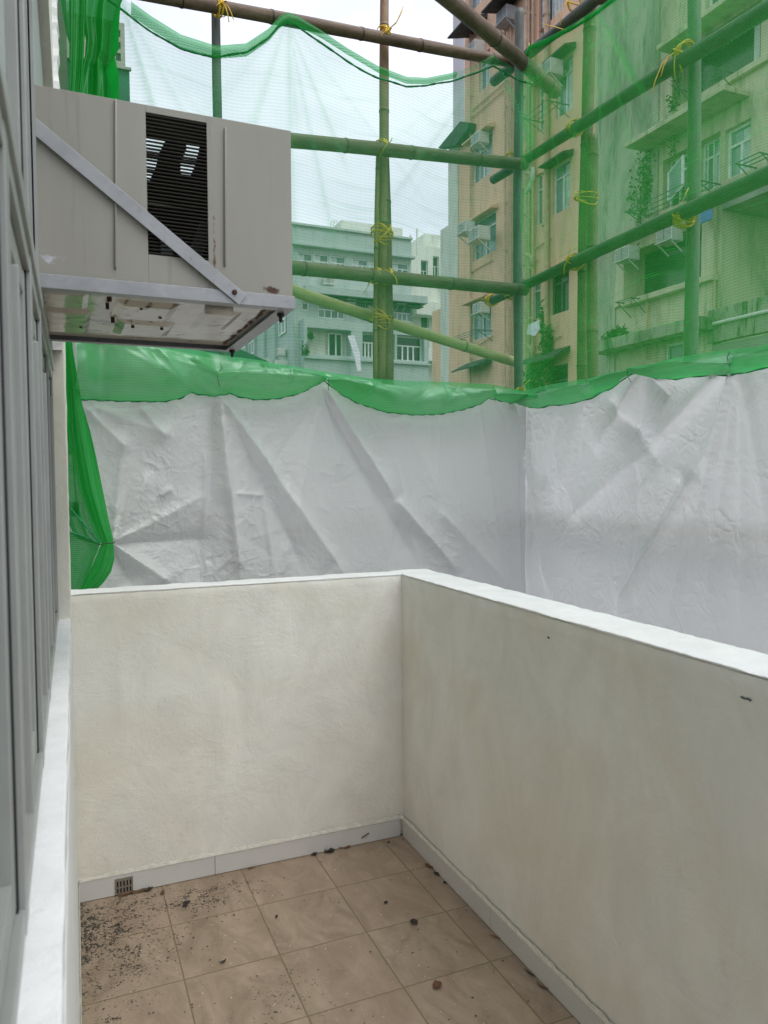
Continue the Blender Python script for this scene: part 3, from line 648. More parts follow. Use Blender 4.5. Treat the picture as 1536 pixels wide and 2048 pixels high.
FR = [((1290, 748), (1195, 910), .010, .05, .035, .4), ((1288, 748), (1240, 840), .008, .03, .025, -.3), ((1292, 750), (1340, 800), .01, .04, -.03, .2), ((1290, 748), (1260, 880), .01, .05, -.03, 0),
      ((1490, 712), (1300, 900), .015, .05, .05, .5), ((1300, 900), (1130, 1050), .05, .05, .03, .4), ((1490, 712), (1400, 950), .012, .04, .03, -.3), ((1395, 950), (1225, 1235), .04, .05, .055, .5), ((1360, 960), (1290, 1100), .02, .04, -.03, .2),
      ((1490, 712), (1330, 1250), .012, .04, .022, .5), ((1490, 712), (1400, 1260), .01, .05, .016, .3), ((1490, 712), (1480, 1280), .01, .06, .018, -.3), ((1490, 712), (1560, 1200), .01, .07, .02, .2), ((1050, 900), (1100, 1200), .01, .05, .035, -.5),
      ((1055, 830), (1060, 1190), .01, .02, .022, .4), ((1200, 745), (1110, 1010), .02, .06, .03, .4), ((1120, 830), (1080, 980), .02, .06, -.02, 0), ((1310, 760), (1480, 735), .01, .05, .03, .4), ((1220, 800), (1320, 940), .03, .07, -.03, 0)]
tarp_sheet(onL, topL, -.7, LL+.03, LA, Ld, Ln, FL, 3, 150, 'creased white plastic tarpaulin hanging behind the far parapet')
tarp_sheet(onR, topR, -.03, 5.0, RA, Rd, Rn, FR, 9, 220, 'creased white plastic tarpaulin hanging behind the long right parapet')

# ---- nets
def net_sheet(name, mat, tab, s0, s1, org, dr, nrm, zb, off, ties, label, grp, nu=240, nv=120, seed=1):
    s = np.linspace(s0, s1, nu); tt = np.linspace(0, 1, nv); S, T = np.meshgrid(s, tt); Zt = ip(tab, s); Z = Zt+T*(ip(zb, s)-.015-Zt)
    r = np.random.default_rng(seed); H = .012*np.sin(S*3+1)*np.sin(Z*2); fold = np.zeros_like(S)
    for (ts, tz) in ties:
        for k in range(9):
            th = r.uniform(-.9, .9); l = r.uniform(.5, 1.3); b = (ts+l*math.sin(th), tz-l*math.cos(th))
            g = seg_field(S, Z, (ts, tz), b, .004, .018, 1., 0); H += g*.012*r.uniform(.3, 1); fold += g*.16*r.uniform(.2, 1)
    P = org+dr*S[..., None]+nrm*(H[..., None]+off); P[..., 2] = Z
    dist = np.stack([S, Z+.02*np.sin(S*4)+.012*np.sin(S*11)], -1)
    o = gridmesh(P, dist, attr=fold).build(name, mat, smooth=True); return tag(o, label, 'netting', grp)
OFF = .035
eL = poly2(lambda x, y: onL(x, y, OFF), [(120, -60), (200, -30), (245, -2), (300, 38), (360, 75), (430, 97), (490, 92), (535, 62), (556, 38), (572, 30), (590, 36), (640, 66), (690, 100), (752, 136), (810, 158), (850, 160), (900, 150), (950, 130), (983, 112), (1000, 122), (1030, 140)])
eR = poly2(lambda x, y: onR(x, y, OFF), [(1040, 145), (1052, 122), (1066, 92), (1100, 78), (1150, 52), (1200, 20), (1260, -25), (1400, -120), (1536, -230)])
eL = np.vstack([[-1.2, eL[0, 1]], eL, [LL+.03, eL[-1, 1]]]); eR = np.vstack([[0, eR[0, 1]], eR, [5, eR[-1, 1]+.3]])
tl_ = [tuple(onL(574, 34, OFF)), tuple(onL(984, 114, OFF)), tuple(onL(240, 0, OFF)), tuple(onL(640, 770, OFF))]
net_sheet('green_net', 'net_front', eL, -.75, LL+.01, LA, Ld, Ln, topL, OFF, tl_[:3], 'sheer green safety net facing the viewer, sagging in swags between scaffold poles', 'green safety nets')
net_sheet('green_net', 'net_side', eR, 0, 5.0, RA, Rd, Rn, topR, OFF, [tuple(onR(1066, 92, OFF)), tuple(onR(1190, 10, OFF))], 'denser green safety net on the right, in front of the stained concrete building', 'green safety nets', seed=5)
# rolled hem cords (parts of nothing else: cords threaded through the net's edge)
def hem(tab, org, dr, nrm, s0, s1, drop, r_, label, sag=.0, name='hem_cord', wob=.006):
    n = 140; ss = np.linspace(s0, s1, n); pts = []
    for i, s in enumerate(ss):
        p = org+dr*s+nrm*(OFF+.012); p = p.copy(); p[2] = ip(tab, s)-drop*(1+.25*math.sin(i*.11))+wob*.3*math.sin(i*.4); pts.append(tuple(p))
    rad = [r_*(.8+.5*random.random()) for _ in pts]
    return tag(MB().tube(pts, rad, 7).build(name, 'seam_rope', smooth=True), label, 'cord', 'green hem cords of the nets')
hem(eL, LA, Ld, Ln, onL(180, 0)[0], LL, .045, .0045, 'dark green cord in the swagged upper hem of the sheer net')
hem(eR, RA, Rd, Rn, 0, 3.0, .012, .006, 'dark green cord in the upper hem of the right-hand net, climbing out of the picture')
# folded-over strip of the front net's upper hem (double layer)
def hem_band(tab, org, dr, nrm, s0, s1, w_, label):
    s = np.linspace(s0, s1, 160); T = np.linspace(0, 1, 8); S, TT = np.meshgrid(s, T); wv = w_*(.8+.25*np.sin(S*3)+.08*np.sin(S*9)); Z = ip(tab, s)+.004-TT*wv
    P = org+dr*S[..., None]+nrm*(OFF+.016+.014*np.sin(TT*math.pi)[..., None]); P[..., 2] = Z
    return tag(gridmesh(P, np.stack([S, Z], -1), attr=np.zeros_like(S)).build('net_hem', 'net_gather', smooth=True), label, 'netting', 'green safety nets')
hem_band(eL, LA, Ld, Ln, onL(255, 0)[0], onL(900, 150)[0], .055, 'doubled green strip folded over along the swags of the sheer net')
hem_band(eR, RA, Rd, Rn, 0, 2.6, .03, 'doubled green strip along the climbing top of the right-hand net')

# ---- scalloped flap: net turned down over the tarpaulin's top
def flap(f, top, bot, org, dr, nrm, s0, s1, seed, label, notch, ext=None):
    tb = poly2(f, bot); 
    if ext: tb = np.vstack([tb, ext]); 
    s = np.linspace(s0, s1, 420); T = np.linspace(0, 1, 34); S, TT = np.meshgrid(s, T)
    zt = ip(top, s)+.006; zb_ = ip(tb, s); Z = zt+TT*(zb_-zt)
    r = np.random.default_rng(seed); w_ = (zt-zb_)
    H = (.075+.38*w_)*(.85+.3*np.sin(S*4.3+seed)*np.sin(S*1.9))*np.sin(np.clip(TT, 0, 1)*math.pi)**.7*np.ones_like(S); fold = np.zeros_like(S)
    for nx, ny in notch:                                  # pinched where the wire ties hold it
        ns = f(nx, ny)[0]; pin = np.exp(-((S-ns)/.06)**2); H *= 1-.6*pin
        for k in range(10):
            dx = r.uniform(.12, .5)*(1 if k % 2 else -1); b = (ns+dx, ip(top, ns+dx)-r.uniform(.02, 1)*(ip(top, ns+dx)-ip(tb, ns+dx)))
            g = seg_field(S, Z, (ns, f(nx, ny)[1]), b, .005, .03, 1.); H += g*.022*r.uniform(-.4, 1); fold += g*.10*r.uniform(0, 1)
    for k in range(34):
        a = (r.uniform(s0, s1), 0); a = (a[0], ip(top, a[0])-.02); b = (a[0]+r.uniform(-.35, .35), ip(tb, a[0])+r.uniform(.0, .06))
        g = seg_field(S, Z, a, b, .006, .03, 1.); H += g*.016*r.uniform(-1, 1); fold += g*.10*r.uniform(0, 1)
    fold += .26*np.exp(-((1-TT)*w_/.030)**2)
    fold += .12*np.exp(-(((.62+.1*np.sin(S*5))-TT)*w_/.02)**2)
    P = org+dr*S[..., None]+nrm*(H[..., None]+OFF+.008); P[..., 2] = Z
    o = gridmesh(P, np.stack([S, Z], -1), attr=fold).build('net_flap', 'net_flap', smooth=True); tag(o, label, 'netting', 'green net flaps turned down over the tarpaulins')
    pts = []; 
    for i, ss in enumerate(np.linspace(s0, s1, 260)):
        p = org+dr*ss+nrm*(OFF+.014); p = p.copy(); p[2] = ip(tb, ss)+.002*math.sin(i*.9)+.0015*random.random(); pts.append(tuple(p))
    hc = MB().tube(pts, [.0028*(.6+.8*random.random()) for _ in pts], 6).build('hem_cord', 'seam_rope', o)
    return o
botL = [(150, 800), (165, 802), (240, 805), (320, 806), (352, 800), (378, 787), (392, 792), (425, 795), (452, 789), (470, 796), (505, 802), (545, 800), (590, 790), (620, 775), (638, 764), (652, 774), (675, 792), (705, 808), (760, 826), (820, 832), (870, 830), (920, 820), (950, 810), (966, 798), (985, 803), (1010, 808), (1030, 806), (1038, 800)]
botR = [(1044, 806), (1060, 812), (1090, 818), (1115, 812), (1150, 810), (1180, 803), (1200, 798), (1215, 788), (1240, 778), (1262, 762), (1287, 744), (1305, 752), (1330, 758), (1370, 760), (1420, 753), (1470, 752), (1510, 748), (1536, 740)]
flL = flap(onL, topL, botL, LA, Ld, Ln, onL(138, 700)[0], LL-.005, 21, 'scalloped green net flap folded over the top of the far white tarpaulin', [(192, 690), (422, 752), (638, 764), (968, 792), (1036, 800)])
flR = flap(onR, topR, botR, RA, Rd, Rn, .005, 5.0, 22, 'scalloped green net flap folded over the top of the right white tarpaulin', [(1044, 800), (1203, 770), (1287, 744), (1490, 730)], [5.2, topR[-1, 1]-.12])

# ---- black wire ties pinning the flap
def wire_tie(f, org, dr, nrm, pts, label, r_=.0012):
    q = []
    for i, (x, y) in enumerate(pts):
        s, z = f(x, y); p = org+dr*s+nrm*(OFF+.05); p = p.copy(); p[2] = z; q.append(tuple(p))
    tag(MB().tube(q, r_, 5).build('wire_tie', 'wire'), label, 'wire tie', 'black wire ties pinning the net flap')
WL = [([(394, 742), (412, 752), (422, 750), (432, 742), (428, 732)], 'black wire twist with loose ends on the far flap, below the air conditioner'),
      ([(422, 752), (424, 765), (427, 778)], 'straight black wire end hanging under the twist on the far flap'),
      ([(630, 768), (641, 765), (641, 785)], 'black wire tie at the deepest notch of the far flap'),
      ([(822, 768), (823, 786)], 'short thin black wire near the middle of the widest scallop'),
      ([(966, 774), (972, 790), (970, 806)], 'black wire tie at the notch just left of the corner pole'),
      ([(992, 776), (993, 796)], 'short black wire stitch nearest the corner on the far flap'),
      ([(173, 680), (184, 670), (192, 676), (200, 668)], 'black wire twist at the high left end of the far flap')]
for p_, l_ in WL: wire_tie(onL, LA, Ld, Ln, p_, l_)
WR = [([(1038, 788), (1043, 796), (1038, 808)], 'black wire tie wrapped at the foot of the corner pole'),
      ([(1200, 758), (1203, 772)], 'short black wire stitch on the right flap beside its bulge'),
      ([(1284, 742), (1286, 756), (1292, 766)], 'black wire tie with a curled tail at the notch of the right flap'),
      ([(1492, 706), (1487, 718), (1492, 736)], 'curved black wire stitch near the right end of the flap')]
for p_, l_ in WR: wire_tie(onR, RA, Rd, Rn, p_, l_)

# ---- bundled net at upper left and gathered net at lower left
def curtain(name, rows, y_plane, pleats, depth, mat, label, seed, nu=90, nv=90, n=(0, 1, 0)):
    """rows: (y_px, left_px, right_px). Cloth hanging in pleats, on the plane Y = y_plane."""
    r = np.random.default_rng(seed); ys = np.array([a[0] for a in rows]); yy = np.linspace(ys[0], ys[-1], nv)
    l = np.interp(yy, ys, [a[1] for a in rows]); rr = np.interp(yy, ys, [a[2] for a in rows])
    P = np.zeros((nv, nu, 3)); UVs = np.zeros((nv, nu, 2)); fo_ = np.zeros((nv, nu)); ph = r.uniform(0, 6, 4)
    for j in range(nv):
        a = U(l[j], yy[j], 1, y_plane); b = U(rr[j], yy[j], 1, y_plane)
        t_ = np.linspace(0, 1, nu); w_ = np.linalg.norm(b-a)
        p = a+(b-a)*t_[:, None]; tw = t_+.03*np.sin(yy[j]*.02+ph[0])
        hgt = depth*(np.sin(tw*pleats*2*math.pi+ph[1])+.5*np.sin(tw*pleats*4.7+ph[2]+yy[j]*.006)+.25*np.sin(tw*31+yy[j]*.02))*min(1, w_/.12)
        p[:, 1] += hgt; P[j] = p; UVs[j, :, 0] = t_*w_*2; UVs[j, :, 1] = p[:, 2]
        fo_[j] = .25*np.clip(-np.cos(tw*pleats*2*math.pi+ph[1]), 0, 1)+(.25 if w_ < .05 else 0)
    return tag(gridmesh(P, UVs, attr=fo_).build(name, mat, smooth=True), label, 'netting', 'green safety nets')
curtain('bundled_net', [(-60, 128, 168), (0, 138, 172), (60, 139, 170), (150, 138, 166), (210, 138, 160)], 3.02, 1.6, .02, 'net_bundle', 'dark green net hanging in straight tight folds beside the pillar', 2)
curtain('bundled_net', [(-60, 160, 262), (-10, 162, 252), (20, 163, 240), (45, 165, 238), (80, 172, 236), (110, 170, 236), (125, 166, 228), (160, 160, 236), (215, 156, 236)], 3.06, 2.2, .03, 'net_bundle', 'bulky bright green bundle of net hanging behind the top of the air conditioner', 4)
curtain('bundled_net', [(-60, 112, 150), (0, 121, 150), (30, 126, 148), (70, 133, 146), (88, 139, 142)], 3.1, 1.2, .01, 'net_gather', 'narrow wedge of thin green net tapering down beside the pillar', 6)
gat = [(620, 128, 138), (700, 131, 146), (760, 132, 156), (810, 134, 165), (860, 135, 180), (920, 146, 194), (980, 158, 206), (1040, 180, 218), (1075, 197, 226), (1087, 203, 227), (1095, 199, 228), (1120, 189, 229), (1145, 178, 222), (1165, 168, 208), (1182, 160, 190)]
curtain('gathered_net', gat, 3.20, 1.4, .014, 'net_bundle', 'green net edge gathered to a point and flaring again above the far parapet', 8, 70, 160)
g2 = [(700, 128, 134), (760, 128, 138), (820, 128, 144), (900, 130, 156), (980, 132, 170), (1040, 134, 190), (1075, 150, 203), (1087, 190, 206)]
curtain('gathered_net', g2, 3.23, 2.6, .012, 'net_gather', 'thinner green net panel stretched between the pillar and the gathered knot', 10, 70, 120)
g3 = [(1060, 125, 132), (1087, 125, 200), (1100, 125, 196), (1130, 125, 184), (1185, 125, 166)]
curtain('gathered_net', g3, 3.25, .6, .006, 'net_gather', 'flat triangle of green net left below the gathered knot', 12, 60, 60)
for (pts_, l_) in (([(134, 1008), (160, 1040), (200, 1085)], 'green cord running down to the gathered knot from the pillar, upper one'), ([(134, 1062), (165, 1072), (200, 1088)], 'green cord running to the gathered knot from the pillar, lower one')):
    tag(MB().tube([tuple(U(x, y, 1, 3.19)) for x, y in pts_], .0035, 6).build('cord', 'seam_rope'), l_, 'cord')
tag(MB().tube([tuple(U(x, y, 1, 3.165)) for x, y in [(196, 1090), (208, 1087), (226, 1086), (230, 1085)]], .0022, 6).build('wire_tie', 'wire'), 'black wire cinching the gathered net at its knot', 'wire tie', 'black wire ties pinning the net flap')
k_ = [U(x, y, 1, 3.28) for x, y in ((128, 1018), (158, 1018))]
o = MB().tube([tuple(k_[0]), tuple(k_[1])], .028, 12).build('bamboo_pole', 'bamboo_brown', smooth=True); tag(o, 'sawn end of a thick brown bamboo poking out beside the pillar, low down', 'bamboo pole', 'scaffold poles')

# ================================================================== SCAFFOLD: poles
OB = -.115
def pole(a, b, r0_, r1_, mat, label, nodes=.35, bend=.0, seed=0, hollow=True, name='bamboo_pole', seg=16):
    a = Vector(a); b = Vector(b); L = (b-a).length; rg_ = random.Random(seed*7+3); d = (b-a).normalized()
    side_ = d.cross(Vector((.3, .4, .8))).normalized(); st_ = []
    if nodes:
        x = rg_.uniform(.05, nodes)
        nd = []
        while x < L: nd.append(x); x += nodes*rg_.uniform(.8, 1.25)
    else: nd = []
    for x in np.arange(0, L, .06): st_.append((float(x), 0))
    for x in nd:
        for dx, k in ((-.012, 0), (-.005, .7), (-.0015, 1), (.0015, 1), (.006, .6), (.014, 0)): 
            if 0 < x+dx < L: st_.append((x+dx, k))
    st_.append((L, 0)); st_.sort(); pts = []; rad = []; nv = []
    for x, k in st_:
        t_ = x/L; p = a+d*x+side_*bend*math.sin(math.pi*t_)+side_*.004*math.sin(x*3+seed); pts.append(p); rad.append((r0_+(r1_-r0_)*t_)*(1+.09*k)+.0006*math.sin(x*9)); nv.append(k)
    m = MB(); m.tube(pts, rad, seg, cap=True); m.an = 'node'; m.attr = [1. if k >= 1 else .25*k for k in nv for _ in range(seg)]
    m.uv = [(x+seed*1.7, j/seg) for x, _ in st_ for j in range(seg)]
    o = m.build(name, mat, smooth=True)
    return tag(o, label, 'bamboo pole' if 'bamboo' in name else 'pole', 'scaffold poles')
def L3(x, y, off=OB): return UP(x, y, LA+Ln*off, Ln)
def R3(x, y, off=OB): return UP(x, y, RA+Rn*off, Rn)
def ext(p, q, k): return q+(q-p)*k
# far face, upright poles
def vert(f, x0, y0, x1, y1, r_, mat, label, off=OB, top=.6, **k):
    a = f(x1, y1, off); b = f(x0, y0, off); pole(a+(a-b)*.8, b+(b-a)*top, r_, r_, mat, label, **k)
vert(L3, 433, 60, 446, 700, .0205, 'pole_grey', 'thin grey upright pole rising behind the air conditioner', name='scaffold_pole', nodes=0, seed=1, top=.4)
vert(L3, 769, 0, 758, 280, .0215, 'bamboo_tan', 'slender tan bamboo upright crossing the top rail near the middle of the view', nodes=.42, seed=2, top=.3) if False else None
pole(L3(762, 760), L3(771, -60), .030, .022, 'bamboo_tan', 'tall tan bamboo upright standing left in the doubled pair, its top bare above the net', nodes=.46, seed=2)
pole(L3(776, 780), L3(768, 285), .031, .027, 'bamboo_brown', 'shorter bamboo upright lashed to the right side of the tall tan one', nodes=.5, seed=3)
pole(L3(751, 760, OB+.02), L3(755, 300, OB+.02), .012, .010, 'bamboo_tan', 'thin bamboo strip lashed on the left edge of the doubled uprights', nodes=.4, seed=19)
pole(L3(1036, 900, OB), L3(1037, 20, OB), .028, .026, 'pole_grey', 'grey weathered upright pole at the outer corner of the scaffold', nodes=0, name='scaffold_pole', seed=4)
# far face, rails
pole(L3(225, -28, OB+.085), L3(1022, 122, OB+.085), .029, .029, 'bamboo_brown', 'dark brown bamboo rail crossing bare above the sheer net', nodes=.42, seed=5, bend=-.008)
pole(L3(440, 268, OB+.085), L3(1052, 328, OB+.085), .034, .031, 'bamboo_brown', 'bamboo rail behind the net, level with the louvres of the air conditioner', nodes=.46, seed=6)
pole(L3(430, 522, OB+.085), L3(1052, 580, OB+.085), .034, .032, 'bamboo_brown', 'bamboo rail behind the net, level with the bottom of the air conditioner', nodes=.44, seed=7)
pole(L3(470, 545, OB-.09), L3(1040, 728, OB-.09), .030, .028, 'bamboo_pale', 'pale yellow bamboo brace slanting down to the corner pole', nodes=.5, seed=8)
# right face, rails
pole(R3(988, 163, OB+.085), R3(1215, -22, OB+.085), .030, .030, 'pole_smooth', 'grey rail behind the corner crossing, climbing out at the top of the view', nodes=0, name='scaffold_pole', seed=9)
pole(R3(986, 359, OB+.085), R3(1760, -122, OB+.085), .0265, .034, 'pole_smooth', 'upper thick smooth rail of the right face, crossing the blank concrete wall', nodes=0, name='scaffold_pole', seed=10)
pole(R3(985, 600, OB+.085), R3(1760, 245, OB+.085), .0265, .034, 'pole_smooth', 'lower thick smooth rail of the right face, passing below the open windows', nodes=0, name='scaffold_pole', seed=11)
# right face, uprights
pole(R3(1163, 780, OB-.0), R3(1180, -60, OB-.0), .027, .033, 'bamboo_brown', 'tall bamboo upright on the right face whose bare brown top rises over the net', nodes=.55, seed=12)
pole(R3(1187, 780, OB+.02), R3(1184, 272, OB+.02), .029, .027, 'bamboo_brown', 'short thick bamboo upright with a sawn top, lashed beside the taller one', nodes=.5, seed=13)
pole(R3(1383, 780, OB), R3(1389, -60, OB), .0300, .0265, 'pole_grey', 'straight grey upright pole nearest the viewer on the right face', nodes=0, name='scaffold_pole', seed=14)
# the long bamboo that ties the corner to the house
pA = UD(868, -25, 3.35); pB = UD(1112, 183, 4.5)
pole(pB, pA, .040, .036, 'bamboo_brown', 'thick brown bamboo running diagonally over the corner towards the house', nodes=.6, seed=15)
pole(R3(1178, -20, OB-.09), R3(1205, -8, OB+.1), .035, .035, 'bamboo_brown', 'stub of dark bamboo at the very top beside the tall right upright', nodes=.5, seed=16)
pole(L3(-300, 1010, -.095), L3(1036, 1035, -.095), .03, .03, 'bamboo_brown', 'bamboo rail hidden behind the far tarpaulin, showing only as a soft shade', nodes=.5, seed=17)
pole(R3(1058, 1030, -.10), R3(1900, 1075, -.10), .035, .035, 'bamboo_brown', 'bamboo rail hidden behind the right tarpaulin, showing only as a soft band', nodes=.5, seed=18)

# ---- yellow plastic ties
def tie(p, ax, across, r_, label, tails=((.05, .06),), n=3, seed=0, w_=.0058):
    """loops round a crossing at p; ax = direction of the pole it wraps, across = the other pole"""
    rg_ = random.Random(seed); p = Vector(p); ax = Vector(ax).normalized(); across = Vector(across).normalized(); nrm = ax.cross(across).normalized()
    if nrm.dot(Vector(EYE)-p) < 0: nrm = -nrm
    m = MB()
    for k in range(n):
        sk_ = rg_.uniform(-.6, .6); off = (k-(n-1)/2)*.010; pts = []
        for i in range(17):
            th = 2*math.pi*i/16; pts.append(p+ax*(off+sk_*r_*math.cos(th)*.5)+across*math.cos(th)*r_*1.05+nrm*(math.sin(th)*r_*1.1))
        m.tube(pts, w_*(.6+.3*rg_.random()), 6, flat=.5)
    for k in range(n-1):
        sk_ = .8*(1 if k % 2 else -1); pts = []
        for i in range(17):
            th = 2*math.pi*i/16; pts.append(p+(ax*.7+across*.7*sk_)*math.cos(th)*r_*1.25+nrm*(math.sin(th)*r_*1.2+.004*k))
        m.tube(pts, w_*.6, 6, flat=.5)
    for (dx, dz) in tails:
        right = Vector(rt); upv = Vector(up_); s = p+nrm*r_*1.2; c1 = s+right*dx*.5+upv*dz*.3+nrm*.01; e = s+right*dx+upv*dz+nrm*.006
        pts = [s, c1.lerp(s, .4), c1, c1.lerp(e, .5)+nrm*.004, e]; m.tube(pts, w_*.62, 6, flat=.45)
    return tag(m.build('plastic_tie', 'tie_yellow', smooth=True), label, 'tie', 'yellow plastic ties on the scaffold')
LX, LZ = tuple(Ld), (0, 0, 1); RXv = tuple(Rd)
tie(L3(437, 15, -.045), LX, LZ, .036, 'yellow tie where the thin grey upright meets the bare top rail', ((.03, -.09), (.05, -.08)), seed=1)
tie(L3(768, 68, -.045), LX, LZ, .036, 'yellow tie with long stiff ends on the bare top rail at the tan upright', ((.07, .11), (.065, .09), (-.05, -.05)), seed=2)
tie(L3(765, 296, -.045), LX, LZ, .040, 'looped yellow tie at the top of the doubled uprights', ((.02, .03), (-.04, -.06)), 2, seed=3)
tie(L3(764, 467, -.045), LZ, LX, .052, 'yellow band strapped round the doubled uprights above the mint building roof', ((-.05, .03),), 3, seed=4)
tie(L3(752, 552, -.045), LX, LZ, .038, 'left one of two yellow ties where the lower rail crosses the doubled uprights', ((-.09, -.10), (-.07, -.06)), 2, seed=5)
tie(L3(776, 553, -.045), LX, LZ, .038, 'right one of two yellow ties where the lower rail crosses the doubled uprights', ((.02, -.06),), 2, seed=6)
tie(L3(762, 638, -.045), LZ, LX, .052, 'yellow tie where the pale slanting brace meets the doubled uprights', ((-.10, .05), (-.08, .02)), 2, seed=7)
tie(R3(1036, 118, -.045), LX, LZ, .050, 'orange-yellow tie knotted at the top corner crossing of the scaffold', ((.02, .06), (.04, .05), (.03, -.05)), 3, seed=8)
tie(R3(1022, 322, -.045), LX, LZ, .044, 'ragged yellow tie at the corner pole on the upper crossing', ((-.05, .05), (.04, .05), (-.03, -.05), (.06, .03)), 4, seed=9)
tie(R3(1022, 583, -.045), LX, LZ, .044, 'ragged yellow tie at the corner pole on the lower crossing', ((.08, .05), (.06, .03)), 4, seed=10)
tie(R3(985, 600, -.045), RXv, LZ, .034, 'yellow lashing wound on the free end of the lower right rail', ((-.05, .0), (.12, .06)), 5, seed=11)
tie(R3(1150, 256, -.045), RXv, LZ, .040, 'yellow tie where the upper right rail crosses the tall bamboo upright', ((.03, -.04),), 3, seed=12)
tie(R3(1150, 524, -.045), RXv, LZ, .040, 'yellow tie where the lower right rail crosses the doubled bamboo uprights', ((.03, .08), (-.01, -.07)), 4, seed=13)
tie(R3(1172, 395, -.045), LZ, RXv, .052, 'yellow band strapped near the sawn top of the short bamboo upright', ((-.03, -.05),), 2, seed=14)
tie(R3(1370, 106, -.045), RXv, LZ, .040, 'yellow tie with long hanging strands where the upper rail crosses the nearest grey upright', ((-.10, -.18), (-.06, -.11), (.03, -.09), (.0, -.12)), 4, seed=15)
tie(R3(1368, 436, -.045), RXv, LZ, .040, 'yellow tie with an upright tail where the lower rail crosses the nearest grey upright', ((.06, .12), (.05, .0)), 4, seed=16)
tie(R3(1150, 8, -.045), RXv, LZ, .040, 'orange tie with loose ends high on the grey rail beside the tall bamboo', ((-.06, -.10), (.05, -.09), (-.03, -.12)), 2, seed=17)
tie(R3(1040, 782, .05), RXv, LZ, .020, 'short yellow tie at the flap below the corner pole', ((.08, .06), (-.03, .02)), 2, seed=18)
tag(MB().tube([tuple(R3(x, y, .02)) for x, y in ((1080, 46), (1110, 54), (1152, 66))], [.002, .0075, .003], 6, flat=.35).build('plastic_tie', 'tie_yellow'), 'flat orange plastic strip lying across the hem of the right net', 'tie', 'yellow plastic ties on the scaffold')

# ================================================================== BUILDINGS BEYOND
def facade(parent, ax, D, u0_, u1_, z0, z1, holes, depth, mat, name='wall', back=8.):
    """front wall on axis ax at D facing the viewer, with real openings; side and top faces go back"""
    o = 1-ax
    def P(u, z, d=0): p = [0, 0, z]; p[ax] = D+d; p[o] = u; return tuple(p)
    us = sorted({u0_, u1_, *[h[0] for h in holes], *[h[1] for h in holes]}); zs = sorted({z0, z1, *[h[2] for h in holes], *[h[3] for h in holes]})
    us = [u for u in us if u0_ <= u <= u1_]; zs = [z for z in zs if z0 <= z <= z1]; m = MB()
    for i in range(len(us)-1):
        for j in range(len(zs)-1):
            cu, cz = (us[i]+us[i+1])/2, (zs[j]+zs[j+1])/2
            if any(h[0] < cu < h[1] and h[2] < cz < h[3] for h in holes): continue
            m.quad(P(us[i], zs[j]), P(us[i+1], zs[j]), P(us[i+1], zs[j+1]), P(us[i], zs[j+1]))
    for a, b, c, d in holes:
        dp_ = depth
        for q in ((P(a, c), P(b, c), P(b, c, dp_), P(a, c, dp_)), (P(a, d), P(b, d), P(b, d, dp_), P(a, d, dp_)), (P(a, c), P(a, d), P(a, d, dp_), P(a, c, dp_)), (P(b, c), P(b, d), P(b, d, dp_), P(b, c, dp_))): m.quad(*q)
    for q in ((P(u0_, z1), P(u1_, z1), P(u1_, z1, back), P(u0_, z1, back)), (P(u0_, z0), P(u0_, z1), P(u0_, z1, back), P(u0_, z0, back)),
              (P(u1_, z0), P(u1_, z1), P(u1_, z1, back), P(u1_, z0, back)), (P(u0_, z0, back), P(u1_, z0, back), P(u1_, z1, back), P(u0_, z1, back)), (P(u0_, z0), P(u1_, z0), P(u1_, z0, back), P(u0_, z0, back))): m.quad(*q)
    return m.build(name, mat, parent, fix=False)
def BX(ax, u0_, u1_, d0, d1, z0, z1, m):
    if ax == 0: m.box(d0, d1, u0_, u1_, z0, z1)
    else: m.box(u0_, u1_, d0, d1, z0, z1)
def window(parent, ax, D, hole, depth, cols=(.5,), rows=(.68,), glass='glass', fmat='white_frame', fr=.05, grille=0, curtain=0):
    a, b, c, d = hole; m = MB(); y0, y1 = D+depth-.07, D+depth-.02; t_ = fr
    BX(ax, a, a+t_, y0, y1, c, d, m); BX(ax, b-t_, b, y0, y1, c, d, m); BX(ax, a+t_, b-t_, y0, y1, c, c+t_, m); BX(ax, a+t_, b-t_, y0, y1, d-t_, d, m)
    zz = [c+(d-c)*r_ for r_ in rows]
    for z in zz: BX(ax, a+t_, b-t_, y0+.004, y1, z-t_*.4, z+t_*.4, m)
    zt_ = zz[-1]-t_*.4 if zz else d-t_
    for q_ in cols: u = a+(b-a)*q_; BX(ax, u-t_*.5, u+t_*.5, y0+.006, y1-.002, c+t_, zt_, m)
    if grille:
        n_ = int((b-a)/.16)
        for k in range(1, n_): u = a+(b-a)*k/n_; BX(ax, u-.012, u+.012, y0-.05, y0-.03, c, d, m)
    w_ = m.build('window', fmat, parent)
    g_ = MB(); BX(ax, a, b, D+depth-.012, D+depth, c, d, g_); g_.build('pane', glass, w_)
    if curtain:
        k_ = MB(); n_ = 10
        for i in range(n_):
            u = a+(b-a)*(curtain-1+.1 if curtain > 1 else .04)+(b-a)*.42*i/n_; BX(ax, u, u+(b-a)*.42/n_*.8, D+depth-.018-.004*(i % 2), D+depth-.013, c+.06, d-.1, k_)
        k_.build('curtain', 'curtain', w_)
    return w_
def canopy(parent, ax, D, u0_, u1_, z, out=.55, drop=.18, mat='dark_canopy', th=.05, name='canopy'):
    m = MB(); pts = [(D-.002, z), (D-out, z-drop), (D-out, z-drop-th), (D-.002, z-th-.12)]
    if ax == 0: m.poly(pts, 1, u0_, u1_)
    else: m.poly(pts, 0, u0_, u1_)
    return m.build(name, mat, parent)
